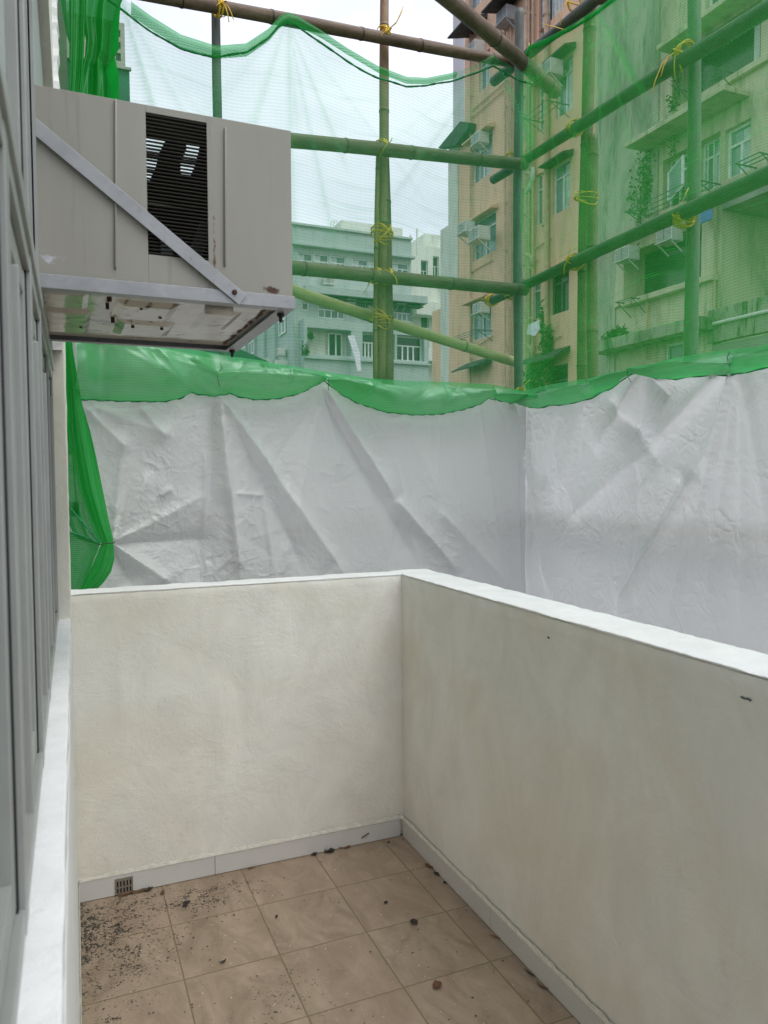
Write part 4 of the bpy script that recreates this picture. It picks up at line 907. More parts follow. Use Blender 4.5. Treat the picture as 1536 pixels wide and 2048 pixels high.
def H0(D, x0, yt, x1, yb_):      # photo rectangle -> (u0, u1, z0, z1) on plane X = D, heights read at px x0
    a = U(x0, yt, 0, D); b = U(x0, yb_, 0, D); c = U(x1, yt, 0, D); lo, hi = sorted((a[1], c[1])); return (lo, hi, b[2], a[2])
def H1(D, x0, yt, x1, yb_):
    a = U(x0, yt, 1, D); b = U(x0, yb_, 1, D); c = U(x1, yt, 1, D); lo, hi = sorted((a[0], c[0])); return (lo, hi, b[2], a[2])

# small wall-hung air conditioner, built once and copied
def small_ac(label, p, ax, sc=1., mat='distant_ac'):
    r_ = thing('window_air_conditioner', (0, 0, 0), label, 'air conditioner', 'air conditioners on the buildings beyond')
    b = MB(); b.box(-.30, .30, -.42, 0, 0, .38); b.build('casing', mat, r_, bevel=.015)
    g_ = MB()
    for k in range(9): g_.box(-.27, .27, -.424, -.421, .03+.037*k, .045+.037*k)
    g_.box(-.01, .01, -.427, -.424, .02, .36); g_.build('grille', 'metal_dark', r_)
    s_ = MB(); 
    for k in range(6): s_.box(-.304, -.301, -.36, -.10, .08+.04*k, .095+.04*k)
    s_.build('side_vent', 'metal_dark', r_)
    t_ = MB(); t_.box(-.30, .30, -.48, 0, -.03, -.005); t_.bar((-.25, -.40, -.03), (-.25, 0, -.30), .03, .03); t_.bar((.25, -.40, -.03), (.25, 0, -.30), .03, .03); t_.build('bracket', mat, r_)
    r_.location = p; r_.scale = (sc,)*3
    if ax == 0: r_.rotation_euler = (0, 0, -math.pi/2)
    return r_

# ---- peach building (facade along Y at X = 14.2)
DP = 14.2
pe = thing('peach_building', (DP+4, 20, -12), 'tall peach apartment building with stained walls, drainpipes and stacked windows', 'building')
rowsA = [(958, 118, 980, 187), (944, 290, 985, 372), (945, 447, 992, 524), (942, 610, 982, 684), (938, -60, 975, 30)]
rowsB = [(1043, 195, 1050, 288), (1043, 380, 1049, 466), (1043, 560, 1049, 650)]
rowsC = [(1075, 170, 1087, 266), (1071, 352, 1085, 453), (1063, 560, 1081, 642), (1078, -20, 1092, 80)]
rowsD = [(1112, 128, 1146, 240), (1105, 335, 1141, 432), (1101, 548, 1138, 632), (1096, 735, 1136, 840), (1079, -70, 1129, 62)]
hA = [H0(DP, *r_) for r_ in rowsA]; hB = [H0(DP, *r_) for r_ in rowsB]; hC = [H0(DP, *r_) for r_ in rowsC]; hD = [H0(DP, *r_) for r_ in rowsD]
yR, yL1, yL2 = U(1195, 400, 0, DP)[1], 25.40, 26.69
holes = [h for h in hA+hB+hC+hD if h[2] > -11]
facade(pe, 0, DP, yR, yL1, -12, 26, holes, .16, 'peach_wall')
lowh = []
facade(pe, 0, DP+.01, yL1, yL2, -12, 14.3, lowh, .16, 'peach_wall', 'lower_wing'); facade(pe, 0, DP+.02, yL2, 27.42, -12, 11.4, [], .16, 'pale_wall', 'lower_wing'); facade(pe, 0, DP+.03, 27.42, 28.2, -12, 8.3, [], .16, 'peach_wall', 'lower_wing')
pale = MB(); pale.box(DP-.012, DP, 25.9, yL2-.005, 9, 14.25); pale.build('weathered_render', 'pale_wall', pe)
for i, h in enumerate(hA): window(pe, 0, DP, h, .16, (.5,), (.7,), 'glass', 'white_frame', .05, 0, 1 if i in (1, 0) else 0)
for h in hB: window(pe, 0, DP, h, .16, (), (.6,), 'glass')
for h in hC: window(pe, 0, DP, h, .16, (), (.7,), 'glass')
for i, h in enumerate(hD): window(pe, 0, DP, h, .16, (.5,), (.72,), 'dark_glass' if i in (2, 3) else 'glass', 'metal_dark' if i in (2, 3) else 'white_frame', .05, 1 if i == 4 else 0, 0 if i in (2, 3) else 1)
for h, o_ in [(hA[1], .3), (hA[2], .25), (hA[3], .3), (hD[0], .35), (hD[1], .35), (hD[2], .3), (hC[0], .2), (hA[4], .5)]:
    canopy(pe, 0, DP, h[0]-.15, h[1]+.15, h[3]+.16, o_*1.2, .14, 'peach_wall' if o_ < .33 else 'dark_canopy')
zc = U(935, 745, 0, DP); zd = U(985, 745, 0, DP); canopy(pe, 0, DP, zd[1], zc[1], zc[2]+.35, .7, .35)
zc = U(1062, 745, 0, DP); zd = U(1140, 745, 0, DP); canopy(pe, 0, DP, zd[1], zc[1], zc[2]+.55, .6, .35)
zc = U(935, 75, 0, DP); zd = U(975, 75, 0, DP); canopy(pe, 0, DP, zd[1], zc[1]-.1, zc[2]+.1, .9, .35)
zc = U(1008, 30, 0, DP); zd = U(1052, 30, 0, DP); canopy(pe, 0, DP, zd[1], zc[1], zc[2]+.2, .9, .3)
ap = [U(x, y, 0, DP-.3) for x, y in ((923, 243), (939, 245), (937, 259), (913, 290), (878, 297), (891, 281))]; m = MB(); m.poly([(p_[1], p_[2]) for p_ in ap], 0, DP-.35, DP-.02); m.build('side_awning', 'dark_canopy', pe)
def vpipe(x, y0, y1, r_, name='drainpipe', mat='pipe_paint', off=.10):
    a = U(x, y0, 0, DP-off); b = U(x, y1, 0, DP-off); m = MB(); m.tube([tuple(a), tuple(b)], r_, 10)
    zz = a[2]
    while zz > b[2]: m.tube([(a[0], a[1], zz), (a[0], a[1], zz-.07)], r_*1.3, 10); m.box(a[0], DP, a[1]-.02, a[1]+.02, zz-.05, zz-.02); zz -= 1.6
    return m.build(name, mat, pe, smooth=False)
for x, r_ in ((1093, .085), (1054, .06), (1058, .045), (941, .035), (1010, .03), (1021, .035), (1018, .02), (1066, .05)): vpipe(x, -80, 800, r_)
for (x0, y0, x1, y1) in ((943, 222, 1015, 160), (943, 236, 1012, 176), (1066, 500, 1102, 476), (940, 545, 985, 520), (942, 700, 985, 672), (1056, 700, 1122, 672), (1046, 532, 1075, 520)):
    a = U(x0, y0, 0, DP-.06); b = U(x1, y1, 0, DP-.06); MB().tube([tuple(a), tuple(b)], .02, 8).build('pipe', 'pipe_paint', pe)
for (x, y) in ((1054, 510), (1054, 690), (1052, 345)):
    a = U(x, y, 0, DP-.12); MB().tube([tuple(a+[0, .15, .1]), tuple(a), tuple(a+[0, -.25, -.12]), tuple(a+[0, -.35, -.45])], .07, 9).build('pipe_bend', 'pipe_paint', pe, smooth=True)
a = U(1066, 335, 0, DP-.12); MB().tube([tuple(a), tuple(a+[0, 0, -.35]), tuple(a+[0, .15, -.55]), tuple(a+[0, .35, -.7])], .07, 9).build('flue_duct', 'distant_ac', pe, smooth=True)
# laundry frame under a window
def rack(parent, ax, D, x0, y0, x1, out, label, mat='metal_dark', n=3):
    a = U(x0, y0, ax, D); b = U(x1, y0, ax, D); m = MB(); o = 1-ax; dn = np.zeros(3); dn[ax] = -1
    lo, hi = np.array(a, float), np.array(b, float); hi[2] = lo[2]
    for p in (lo, hi): m.tube([tuple(p), tuple(p+dn*out)], .018, 6); m.tube([tuple(p+dn*out*.9), tuple(p+np.array([0, 0, -.35]))], .012, 6)
    for k in range(n): q_ = dn*out*(1-.3*k); m.tube([tuple(lo+q_), tuple(hi+q_)], .012, 6)
    return tag(m.build('laundry_rack', mat), label, 'laundry rack', 'laundry racks under the windows')
rack(pe, 0, DP, 1090, 246, 1138, .8, 'pole rack under the top right window of the peach building')
rack(pe, 0, DP, 932, 680, 985, .7, 'pole rack under the lowest left window of the peach building')
fixp(pe)
def acs(label, x, y, D=DP, sc=1., ax=0, mat='distant_ac', off=0.): p = U(x, y, ax, D); q_ = p.copy(); q_[ax] -= off; return small_ac(label, tuple(q_), ax, sc, mat)
acs('small air conditioner in the second left window of the peach building, below the awning', 971, 292, mat='distant_ac', off=.02)
acs('left one of the air conditioner pair on the peach building', 952, 470, sc=1.0, off=.2)
acs('right one of the air conditioner pair on the peach building, on its own bracket', 988, 486, sc=1.15, off=.35)
acs('air conditioner high in the lowest left window of the peach building', 972, 628, sc=.95)
acs('air conditioner jutting out beside the top right window of the peach building', 1119, 160, sc=1.1, off=.1)
acs('dark air conditioner under the bare pink part of the peach building, near its middle', 1026, 50, sc=1.1, mat='ac_grey')
acs('white air conditioner under the dark awning at the pink top left of the peach building', 962, 112, sc=1.0)
# cloth drying
cl = [U(x, y, 0, DP-.5) for x, y in ((1056, 650), (1077, 640), (1079, 658), (1070, 672), (1053, 668))]
m = MB(); m.v = [tuple(p) for p in cl]+[tuple(p+np.array([.03, 0, 0])) for p in cl]; m.f = [(0, 1, 2, 3, 4), (9, 8, 7, 6, 5)]+[(i, i+5, (i+1) % 5+5, (i+1) % 5) for i in range(5)]
tag(m.build('drying_cloth', 'cloth_white'), 'white cloth drying on the wall of the peach building beside the pipes', 'cloth')

# ---- plants that took root on walls
def wall_plant(label, c, rad, n, leaf, seed, spread=(.5, 1, 1)):
    rg_ = random.Random(seed); m = MB(); c = Vector(c)
    cl_ = [(rg_.gauss(0, .45), rg_.gauss(0, .5)) for _ in range(7)]
    for _ in range(n):
        a = rg_.choice(cl_); p = c+Vector((-abs(rg_.gauss(0, .3))*rad*spread[0], (a[0]+rg_.gauss(0, .22))*rad*spread[1], (a[1]+rg_.gauss(0, .25))*rad*spread[2]))
        d = Vector((rg_.uniform(-1, 1), rg_.uniform(-1, 1), rg_.uniform(-1, 1))).normalized()*leaf*rg_.uniform(.5, 1.2); e = Vector((rg_.uniform(-1, 1), rg_.uniform(-1, 1), rg_.uniform(-1, 1))).normalized()*leaf*.4
        m.quad(p, p+d*.5+e, p+d, p+d*.5-e)
    return tag(m.build('wall_plant', 'green_plant', fix=False), label, 'plant', 'plants rooted in the walls')
wall_plant('green plant growing on the peach wall above its lowest right window', U(1095, 690, 0, DP-.1), .75, 800, .15, 1, (.3, .4, 1.5))
wall_plant('small green plant at the foot of the peach wall beside the corner pole', U(1076, 755, 0, DP-.1), .6, 700, .17, 5)

# ---- stained concrete building on the right (X = 13.8)
DG = 13.8
gb = thing('concrete_building', (DG+4, 13, -12), 'stained grey-cream concrete building with deep balconies on the right', 'building')
yF, yC = U(1192, 500, 0, DG)[1], U(1440, 417, 0, DG)[1]
zsof = U(1440, 408, 0, DG)[2]
hb = [H0(DG, 1345, 118, 1521, 226), H0(DG, 1412, -30, 1463, 22), H0(DG, 1326, 322, 1440, 424), H0(DG, 1450, 262, 1502, 361), H0(DG, 1412-60, 700-600+60, 1413-60, 702-600+60)][:4]
for i in range(4): hb[i] = tuple(hb[i])
lb = [H0(DG, 1260, 505, 1430, 605), H0(DG, 1330, 690, 1367, 726)]
facade(gb, 0, DG, 8.2, yF, zsof, 26, [h for h in hb], .5, 'cream_render', 'wall')
facade(gb, 0, DG+.01, yC, yF, -12, zsof-.01, lb, .5, 'cream_render', 'lower_wall')
# blank end wall of different render
yB = U(1318, 300, 0, DG)[1]
m = MB(); m.box(DG-.04, DG-.001, yB, yF, zsof+.25, 26); m.build('blank_render', 'grey_render', gb)
m = MB(); m.box(DG-.035, DG-.001, U(1232, 600, 0, DG)[1], yF, -12, zsof+.245); m.build('blank_render', 'grey_render', gb)
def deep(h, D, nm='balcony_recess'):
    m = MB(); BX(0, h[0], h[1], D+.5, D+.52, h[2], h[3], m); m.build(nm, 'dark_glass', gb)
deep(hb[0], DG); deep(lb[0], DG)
c_ = MB(); h = hb[0]
for k in range(5): u = h[0]+.1+k*.09; c_.box(DG+.42-.02*(k % 2), DG+.45, u, u+.075, h[2]+.05, h[3]-.1)
c_.build('curtain', 'curtain', gb)
window(gb, 0, DG, hb[1], .2, (.5,), (.5,)); 
h = hb[2]; mid_ = h[0]+(h[1]-h[0])*.42
window(gb, 0, DG, (h[0], mid_-.04, h[2], h[3]), .3, (.5,), (.7,), 'glass', 'white_frame', .06, 1, 1); window(gb, 0, DG, (mid_+.04, h[1], h[2], h[3]), .3, (.33, .66), (.72,), 'dark_glass', 'white_frame', .06)
MB().box(DG-.02, DG+.3, mid_-.04, mid_+.04, h[2], h[3]).build('mullion', 'cream_render', gb)
window(gb, 0, DG, hb[3], .18, (.48,), (.66,), 'glass', 'white_frame', .06, 0, 1); window(gb, 0, DG, lb[1], .12, (), (), 'glass', 'white_frame', .06)
# open casement leaf
p = U(1338, 345, 0, DG-.05); q_ = U(1366, 330, 0, DG-.45); s1 = MB(); z0, z1 = U(1340, 400, 0, DG-.05)[2], p[2]
for a, b in (((p[0], p[1], z0), (p[0], p[1], z1)), ((q_[0], q_[1], z0), (q_[0], q_[1], z1)), ((p[0], p[1], z0), (q_[0], q_[1], z0)), ((p[0], p[1], z1), (q_[0], q_[1], z1))): s1.bar(a, b, .05, .05, (.3, 1, .2))
oc = s1.build('open_casement', 'white_frame', gb); MB().quad((p[0], p[1], z0), (q_[0], q_[1], z0), (q_[0], q_[1], z1), (p[0], p[1], z1)).build('pane', 'glass', oc, fix=False)
# slabs, sills, overhangs
def ledge(x0, y0, x1, out, th, mat='cream_render', name='ledge', D=DG):
    a = U(x0, y0, 0, D); b = U(x1, y0, 0, D); lo, hi = sorted((a[1], b[1])); return MB().box(D-out, D-.0015, lo, hi, a[2]-th, a[2]).build(name, mat, gb, bevel=.01)
ledge(1345, 226, 1540, .12, .14, name='sill'); ledge(1326, 425, 1445, .10, .10, name='sill'); ledge(1255, 605, 1436, .22, .14, name='sill')
ledge(1296, 296, 1497, .75, .12, 'cream_render', 'overhang'); ledge(1345, 100, 1560, .5, .12, 'cream_render', 'overhang'); ledge(1233, 482, 1438, .35, .10, 'cream_render', 'overhang')
ledge(1214, 690, 1436, .6, .28, 'mould', 'overhang')
# canted side and lower surround of the bay
a = U(1233, 500, 0, DG); b = U(1260, 605, 0, DG); MB().poly([(DG-.04, a[1]), (DG-.22, b[1]), (DG-.0, b[1])], 2, U(1245, 612, 0, DG)[2], U(1245, 492, 0, DG)[2]).build('bay_side', 'cream_render', gb)
# stepped-back end with its own window and the balcony below
zz0 = U(1440, 610, 0, DG)[2]
facade(gb, 1, yC+.01, DG+.54, DG+7, -12, zsof-.02, [H1(yC, 1452, 445, 1510, 548)], .25, 'cream_render', 'end_wall', back=3)
hh = H1(yC, 1452, 445, 1510, 548); m = MB(); BX(1, hh[0], hh[1], yC+.24, yC+.26, hh[2], hh[3], m); m.build('window', 'dark_glass', gb)
MB().box(DG+.012, DG+.54, yC-.05, yC+.02, -12, zsof-.03).build("wall_return", "cream_render", gb)
MB().box(DG, DG+7, 8.2, yC-.06, zsof-.15, zsof-.02).build('soffit', 'concrete', gb)
p0 = U(1423, 650, 0, DG)[1]; zb1 = U(1440, 618, 0, DG)[2]; m = MB(); m.box(DG-.12, DG+.05, 8, p0, zb1-.75, zb1); m.build('balcony_parapet', 'mould', gb, bevel=.01)
MB().tube([(DG-.16, 8, zb1-.34), (DG-.16, p0, zb1-.34)], .04, 8).build('pipe', 'distant_ac', gb)
MB().box(DG-.05, DG+1.2, 8, p0-.1, zb1-3, zb1-.8).build('balcony_recess', 'concrete', gb)
MB().box(DG-.08, DG+.02, p0-.1, p0+.25, -12, zsof).build('column', 'cream_render', gb)
for (x, y) in ((1294, 640), (1429, 585)):
    a = U(x, y, 0, DG-.08); MB().tube([tuple(a+[0, 0, .5]), tuple(a+[0, 0, -1.0])], .03, 8).build('pipe', 'pipe_paint', gb)
fixp(gb)
acs('grilled air conditioner at the left end of the dark balcony opening', 1273, 524, DG, .85, off=.12)
acs('air conditioner hanging in the dark balcony opening, half behind the grey upright', 1358, 487, DG, .85, off=.12)
rack(gb, 0, DG, 1300, 432, 1440, .8, 'long green-painted pole rack below the open windows of the concrete building', 'metal_dark', 4)
rack(gb, 0, DG, 1400, 190, 1470, .7, 'pole rack on the sill of the top balcony opening')
rack(gb, 0, DG, 1512, 336, 1560, .6, 'folding wire rack at the right edge beside the bedroom window')
rack(gb, 0, DG, 1262, 608, 1292, .5, 'short bracket rack under the left end of the dark balcony opening')
a = U(1412, 412, 0, DG-.4); tag(MB().box(a[0]-.02, a[0]+.02, a[1]-.18, a[1]+.22, a[2]-.35, a[2]+.25).build('drying_cloth', 'cloth_blue', bevel=.01), 'blue cloth hung on the rack below the open windows', 'cloth')
wall_plant('dark creeper patch on the blank concrete wall left of the windows', U(1287, 352, 0, DG-.08), .75, 520, .09, 2, (.05, .5, 1.6))
wall_plant('dark creeper climbing the edge of the top balcony opening', U(1353, 225, 0, DG-.10), .6, 380, .09, 3, (.2, .35, 2.3))
wall_plant('mossy growth at the left end of the stained ledge of the concrete building', U(1238, 672, 0, DG-.3), .5, 900, .09, 4, (.5, 1.3, .5))

# ---- mint building facing us (Y = 42.8)
DM = 42.8
mi = thing('mint_building', (16, 47, -12), 'pale mint apartment block straight ahead with rows of white windows and a rooftop room', 'building')
zr = 16.13; xl, xr = 12.57, U(822, 480, 1, DM)[0]
w1 = [H1(DM, 596, 504, 626, 536), H1(DM, 628, 506, 658, 538), H1(DM, 660, 510, 692, 540), H1(DM, 704, 516, 736, 543), H1(DM, 738, 519, 778, 546), H1(DM, 780, 523, 818, 549)]
w2 = [H1(DM, 604, 604, 618, 620), H1(DM, 636, 600, 690, 635), H1(DM, 710, 601, 742, 628), H1(DM, 786, 607, 824, 641)]
zB = U(700, 700, 1, DM)[2]
w3 = [H1(DM, 605, 660, 692, 712), H1(DM, 714, 668, 748, 718), H1(DM, 750, 672, 778, 722), H1(DM, 782, 674, 836, 724)]
facade(mi, 1, DM, xl, xr+.0, -12, zr, w1+w2, .2, 'mint_wall', 'wall', back=30)
facade(mi, 1, DM-.9, xl+.35, xr+.75, -12, U(700, 650, 1, DM)[2], w3, .9, 'mint_band', 'lower_bay', back=3)
for h in w1: window(mi, 1, DM, h, .15, (.34, .67), (.52,), 'glass', 'white_frame', .07, 0, 1)
for i, h in enumerate(w2): window(mi, 1, DM, h, .15, (.25, .5, .75) if i else (), (.5,) if i else (), 'glass', 'white_frame', .07, 1 if i == 2 else 0)
for i, h in enumerate(w3[1:]): window(mi, 1, DM-.9, h, .5, (.3, .5, .7), (.62,), 'dark_glass', 'white_frame', .09)
h = w3[0]; m = MB(); BX(1, h[0], h[1], DM-.05, DM-.02, h[2], h[3], m); m.build('balcony_back_wall', 'pale_wall', mi)
window(mi, 1, DM-.3, (h[0]+1.5, h[1]-.3, h[2], h[2]+1.45), .2, (.55,), (), 'dark_glass', 'white_frame', .09)
zl = U(700, 500, 1, DM)[2]; MB().box(xl-.1, xr+.15, DM-.35, DM-.001, zl-.15, zl).build('cornice', 'mint_band', mi, bevel=.02)
MB().box(xl-.02, xr+.02, DM-.06, DM-.001, zl, zr-.25).build('parapet_band', 'mint_band', mi)
MB().box(xl-.06, xr+.06, DM-.14, DM+.2, zr-.02, zr+.1).build('coping', 'mint_wall', mi)
zl = U(700, 577, 1, DM-.9)[2]; MB().box(xl+.5, xr+.7, DM-.9, DM-.001, zl-.45, zl-.0).build('overhang', 'mint_band', mi, bevel=.02)
zl2 = zl-.46; canopy(mi, 1, DM, xl+.6, xr+.5, zl2, .75, .15)
zl = U(700, 718, 1, DM-.9)[2]; MB().box(xl+.3, xr+.85, DM-1.05, DM-.902, zl-.12, zl).build('ledge', 'mint_band', mi)
h = H1(DM+3, 682, 440, 805, 480); MB().box(h[0], h[1], DM+3, DM+8, zr, h[3]).build('roof_room', 'pale_wall', mi)
for x in (662, 667): p = U(x, 455, 1, DM+3); MB().tube([tuple(p+[0, 0, -.5]), tuple(p+[0, 0, .35]), tuple(p+[.15, 0, .5]), tuple(p+[.3, 0, .3])], .03, 6).build('roof_ladder', 'distant_ac', mi)
for x, y0, y1 in ((821, 470, 500), (834, 458, 510)): a = U(x, y0, 1, DM+2); b = U(x, y1, 1, DM+2); MB().tube([tuple(a), tuple(b)], .06, 6).build('mast', 'distant_ac', mi)
# side street facade (X = xl facing left): bays, pipes, sills
rg_ = random.Random(5)
for k in range(10):
    y = DM+1.5+k*2.7
    for z in (13.5, 10.4, 7.4, 4.4, 1.4):
        if rg_.random() < .15: continue
        window(mi, 0, xl-.12, (y, y+1.5, z-.2, z+1.2), .1, (.5,), (.6,), 'glass', 'white_frame', .09)
        if rg_.random() < .7: MB().box(xl-.55, xl-.001, y-.1, y+1.6, z+1.35, z+1.42).build('canopy', 'pale_wall' if rg_.random() < .5 else 'dark_canopy', mi)
    MB().tube([(xl-.15, y+2.1, -12), (xl-.15, y+2.1, 15)], .09, 6).build('drainpipe', 'mint_band', mi)
    MB().box(xl-.7, xl-.001, y-.2, y+.2, 8.2-.3*k % 2, 8.5-.3*k % 2).build('bracket', 'distant_ac', mi)
fixp(mi)
for (l_, x, y, s_) in (('air conditioner on the mint building between its two upper window rows', 653, 572, 1.1), ('air conditioner at the left of the second window row of the mint building', 698, 608, .9), ('air conditioner on top of the rightmost middle window of the mint building', 797, 614, .95)):
    acs(l_, x, y, DM, s_, 1, off=.1)
def side_ac(l_, y, z): o = small_ac(l_, (xl-.14, y, z), 0, 1.1); return o
side_ac('air conditioner nearest the corner on the side street face of the mint building', 44.4, 8.8); side_ac('second air conditioner along the side street face of the mint building', 47.2, 8.6); side_ac('third and farthest air conditioner along the side street face of the mint building', 52.6, 8.0)
q_ = [U(x, y, 1, DM-1.5) for x, y in ((695, 672), (707, 670), (719, 706), (722, 742), (714, 742), (708, 712))]
m = MB(); m.poly([(p[0], p[2]) for p in q_], 1, DM-1.55, DM-1.5); tag(m.build('drying_cloth', 'cloth_white'), 'long white cloth hanging from the balcony of the mint building', 'cloth')
wall_plant('potted greenery on the open balcony of the mint building', U(612, 704, 1, DM-.8), .5, 260, .22, 8, (.3, .6, .6)); 
wall_plant('hanging plant at the top of the open balcony of the mint building', U(622, 672, 1, DM-.8), .35, 160, .2, 9, (.3, .4, .5))

# ---- pale building between mint and peach
DW = 48
wb = thing('white_building', (25, 52, -12), 'narrow off-white building squeezed between the mint block and the peach building', 'building')
x0_, x1_ = xr+2.2, U(905, 500, 1, DW)[0]
hw = [H1(DW, 842, 520, 856, 570), H1(DW, 866, 512, 878, 560), H1(DW, 842, 625, 858, 700)]
facade(wb, 1, DW, x0_, x1_+2, -12, U(850, 492, 1, DW)[2], hw, .3, 'pale_wall', back=10)
for h in hw: window(wb, 1, DW, h, .25, (.5,), (.6,), 'dark_glass')
zz = U(850, 610, 1, DW)[2]; MB().box(x0_+.2, x1_, DW-1, DW-.001, zz-.9, zz).build('balcony', 'pale_wall', wb)
zz = U(850, 700, 1, DW)[2]; MB().box(x0_+.2, x1_, DW-1, DW-.001, zz-.9, zz).build('balcony', 'pale_wall', wb)
MB().box(U(862, 460, 1, DW)[0], x1_+1, DW+1, DW+6, 15, U(862, 458, 1, DW)[2]).build('roof_room', 'pale_wall', wb); fixp(wb)

# ---- slender tower behind the peach building
tw = thing('tower_block', (39, 75, -12), 'slender grey-white high-rise with dark window strip behind the peach building', 'building')
a0, a1 = U(928, 100, 1, 70)[0], 44.5; tb = U(906, 100, 0, a0)[1]-70
hs = [(U(930, 0, 1, 70)[0], U(934, 0, 1, 70)[0], z, z+1.7) for z in np.arange(8, 66, 2.9)]+[(U(936, 0, 1, 70)[0], U(941, 0, 1, 70)[0], z, z+1.7) for z in np.arange(8, 66, 2.9)]
facade(tw, 1, 70, a0, a1, -12, 68, hs, .3, 'tower_wall', back=tb)
for i, h in enumerate(hs): window(tw, 1, 70, h, .25, (), (.5,), 'dark_glass', 'ac_grey', .12)
fixp(tw)

# ---- old tenement at far left behind the bundled net
tl2 = thing('grey_tenement', (-1.5, 12, -12), 'grey rendered tenement whose edge shows between the bundled net and the sky', 'building')
xe = U(250, 100, 1, 10)[0]
hz = [H1(10, 238, 60, 243, 74), H1(10, 238, 84, 243, 98), H1(10, 238, 106, 243, 122)]
facade(tl2, 1, 10, -4, xe, -12, U(240, 45, 1, 10)[2], [(xe-.11, xe-.05, h[2], h[3]) for h in hz], .08, 'grey_render', back=3.8)
for h in hz:
    m = MB(); 
    for k in range(3): m.box(xe-.11+.02*k, xe-.10+.02*k, 10.03, 10.05, h[2], h[3])
    m.build('vent_grille', 'metal_dark', tl2)
MB().box(-4, xe+.04, 9.92, 9.998, -12, U(240, 142, 1, 10)[2]).build('lower_wall', 'green_sheeting', tl2); MB().box(-4, xe+.06, 9.88, 9.919, U(240, 146, 1, 10)[2], U(240, 141, 1, 10)[2]).build('ledge', 'grey_render', tl2)
fixp(tl2)
# ---- dark green sheeted roof of the lower scaffold
pts = [U(x, y, 1, 9.0) for x, y in ((60, 640), (340, 655), (420, 672), (535, 722), (560, 800), (60, 800))]
m = MB(); m.poly([(p[0], p[2]) for p in pts], 1, 9.0, 9.8); tag(m.build('sheeted_scaffold', 'green_sheeting'), 'dark green sheeted scaffold roof below the air conditioner, sloping down to the right', 'scaffold')

# ================================================================== LITTER ON THE FLOOR
def G(x, y, z=.0): return U(x, y, 2, z)
def leaf(x, y, ln, wd, ang, mat, label, curl=.35, z=.002, seed=0):
    rg_ = random.Random(seed); p = Vector(G(x, y, z)); p.y = min(p.y, Y1-.012); p.x = min(p.x, X1-.012); ln *= 1.3; wd *= 1.3; n = 7; m = MB(); prev = None; c, s = math.cos(ang), math.sin(ang); bend = rg_.uniform(-.4, .4)
    for i in range(n):
        t_ = i/(n-1); l = (t_-.5)*ln; w_ = wd*math.sin(math.pi*min(max(t_, .04), .97))**.7*(.8+.4*rg_.random()); h = .0012+curl*ln*(t_-.5)**2*1.2; b_ = bend*ln*(t_-.5)**2*3
        cpt = p+Vector((c*l-s*b_, s*l+c*b_, h)); sd_ = Vector((-s, c, 0))*w_*.5
        row = [cpt+sd_+Vector((0, 0, .35*w_)), cpt, cpt-sd_+Vector((0, 0, .30*w_))]
        if prev:
            for k in range(2): m.quad(prev[k], prev[k+1], row[k+1], row[k])
        prev = row
    o = m.build('dead_leaf', mat, fix=False); o.modifiers.new('t', 'SOLIDIFY').thickness = .0006
    return tag(o, label, 'leaf', 'dead leaves on the balcony floor')
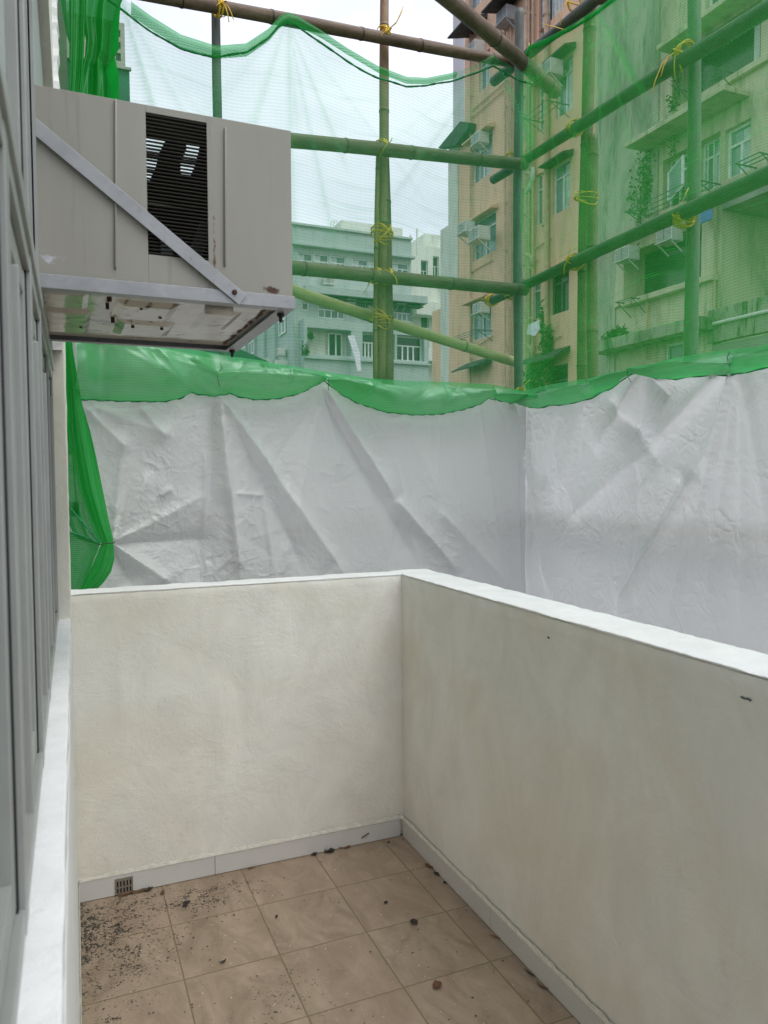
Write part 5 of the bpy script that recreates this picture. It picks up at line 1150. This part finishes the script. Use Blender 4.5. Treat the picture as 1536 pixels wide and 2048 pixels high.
LV = [(628, 1707, .028, .012, .6, 'leaf_dark', 'dark curled leaf against the far skirting, left one of a pair'), (656, 1702, .034, .026, 2.2, 'leaf_dark', 'blackish crumpled leaf against the far skirting, right one of a pair'),
      (692, 1694, .05, .007, .2, 'leaf_brown', 'long thin brown leaf lying along the far skirting'), (502, 1733, .03, .006, .2, 'leaf_brown', 'short brown leaf scrap along the far skirting'),
      (252, 1782, .045, .012, .25, 'leaf_brown', 'brown leaf lying across the drain grate'), (285, 1782, .06, .010, .3, 'leaf_brown', 'long brown leaf right of the drain grate'), (300, 1779, .03, .014, 1.0, 'leaf_dark', 'dark twisted leaf right of the drain grate'),
      (372, 1809, .028, .015, .8, 'leaf_dark', 'dark leaf scrap on the mouldy corner tile'), (324, 1786, .02, .008, 1.2, 'leaf_brown', 'small brown leaf at the foot of the skirting between two tiles'),
      (828, 1846, .024, .018, 1.9, 'leaf_dark', 'black leaf scrap on a joint near the middle of the floor'), (772, 1806, .014, .008, .3, 'leaf_dark', 'tiny dark leaf right of the floor centre'),
      (875, 1973, .026, .02, .5, 'leaf_brown', 'chunky dark brown leaf in the open floor near the viewer'), (862, 1733, .035, .010, 2.0, 'leaf_brown', 'brown leaf leaning at the right skirting near the corner'),
      (875, 1748, .02, .012, 2.2, 'leaf_dark', 'dark leaf just below the brown one at the right skirting'), (893, 1765, .012, .008, 1.2, 'leaf_dark', 'small black speck of leaf at the right skirting'),
      (447, 1925, .018, .006, .3, 'leaf_dark', 'thin dark leaf flake on the left middle tiles'), (553, 1834, .014, .006, 1.1, 'leaf_dark', 'dark flake beside a tile joint left of centre'), (1060, 1948, .035, .004, 1.8, 'leaf_dark', 'thin curved dark stalk by the right skirting'),
      (1090, 1975, .04, .005, 2.1, 'leaf_brown', 'thin brown stalk further along the right skirting'), (999, 1872, .03, .004, 2.2, 'leaf_brown', 'short brown stalk at the right skirting joint'), (778, 1685, .01, .005, .5, 'leaf_dark', 'tiny dark flake near the far right corner')]
for i, (x, y, l_, w_, a_, mt_, lb_) in enumerate(LV): leaf(x, y, l_, w_, a_, mt_, lb_, seed=i)
# brown stalk stuck on the far skirting, bits on the filler bead
a = U(723, 1676, 1, Y1-.006); b = U(738, 1666, 1, Y1-.006); tag(MB().tube([tuple(a), tuple((a+b)/2+[0, -.002, .001]), tuple(b)], .0022, 6).build('dead_leaf', 'leaf_brown'), 'narrow brown leaf stuck upright on the far skirting', 'leaf', 'dead leaves on the balcony floor')
m = MB(); rg_ = random.Random(3)
for _ in range(420):
    x = .02+1.24*rg_.random()**.8; y = 2.8-2.3*rg_.random(); s_ = .0008+.0014*rg_.random()
    a = rg_.random()*6; m.tri((x+s_*math.cos(a), y+s_*math.sin(a), .0012), (x+s_*math.cos(a+2), y+s_*math.sin(a+2), .0012), (x+s_*math.cos(a+4.1), y+s_*math.sin(a+4.1), .0028))
tag(m.build('paint_crumbs', 'flake', fix=False), 'scattered white paint crumbs all over the tiled floor', 'debris', kind='stuff')
m = MB()
for _ in range(700):
    x = .02+1.24*rg_.random(); y = 2.8-2.3*rg_.random()**1.2
    if rg_.random() < .45: x = .03+abs(rg_.gauss(0, .2)); y = 2.78-abs(rg_.gauss(0, .3))
    if x > 1.26: continue
    s_ = .0008+.0026*rg_.random()**2; a = rg_.random()*6
    m.quad(*[(x+s_*math.cos(a+q_*1.57)*(1.4 if q_ % 2 else .6), y+s_*math.sin(a+q_*1.57), .0014+.001*rg_.random()) for q_ in range(4)])
tag(m.build('dirt_specks', 'leaf_dark', fix=False), 'scattered dark dirt specks on the tiled floor, thickest by the drain', 'debris', kind='stuff')
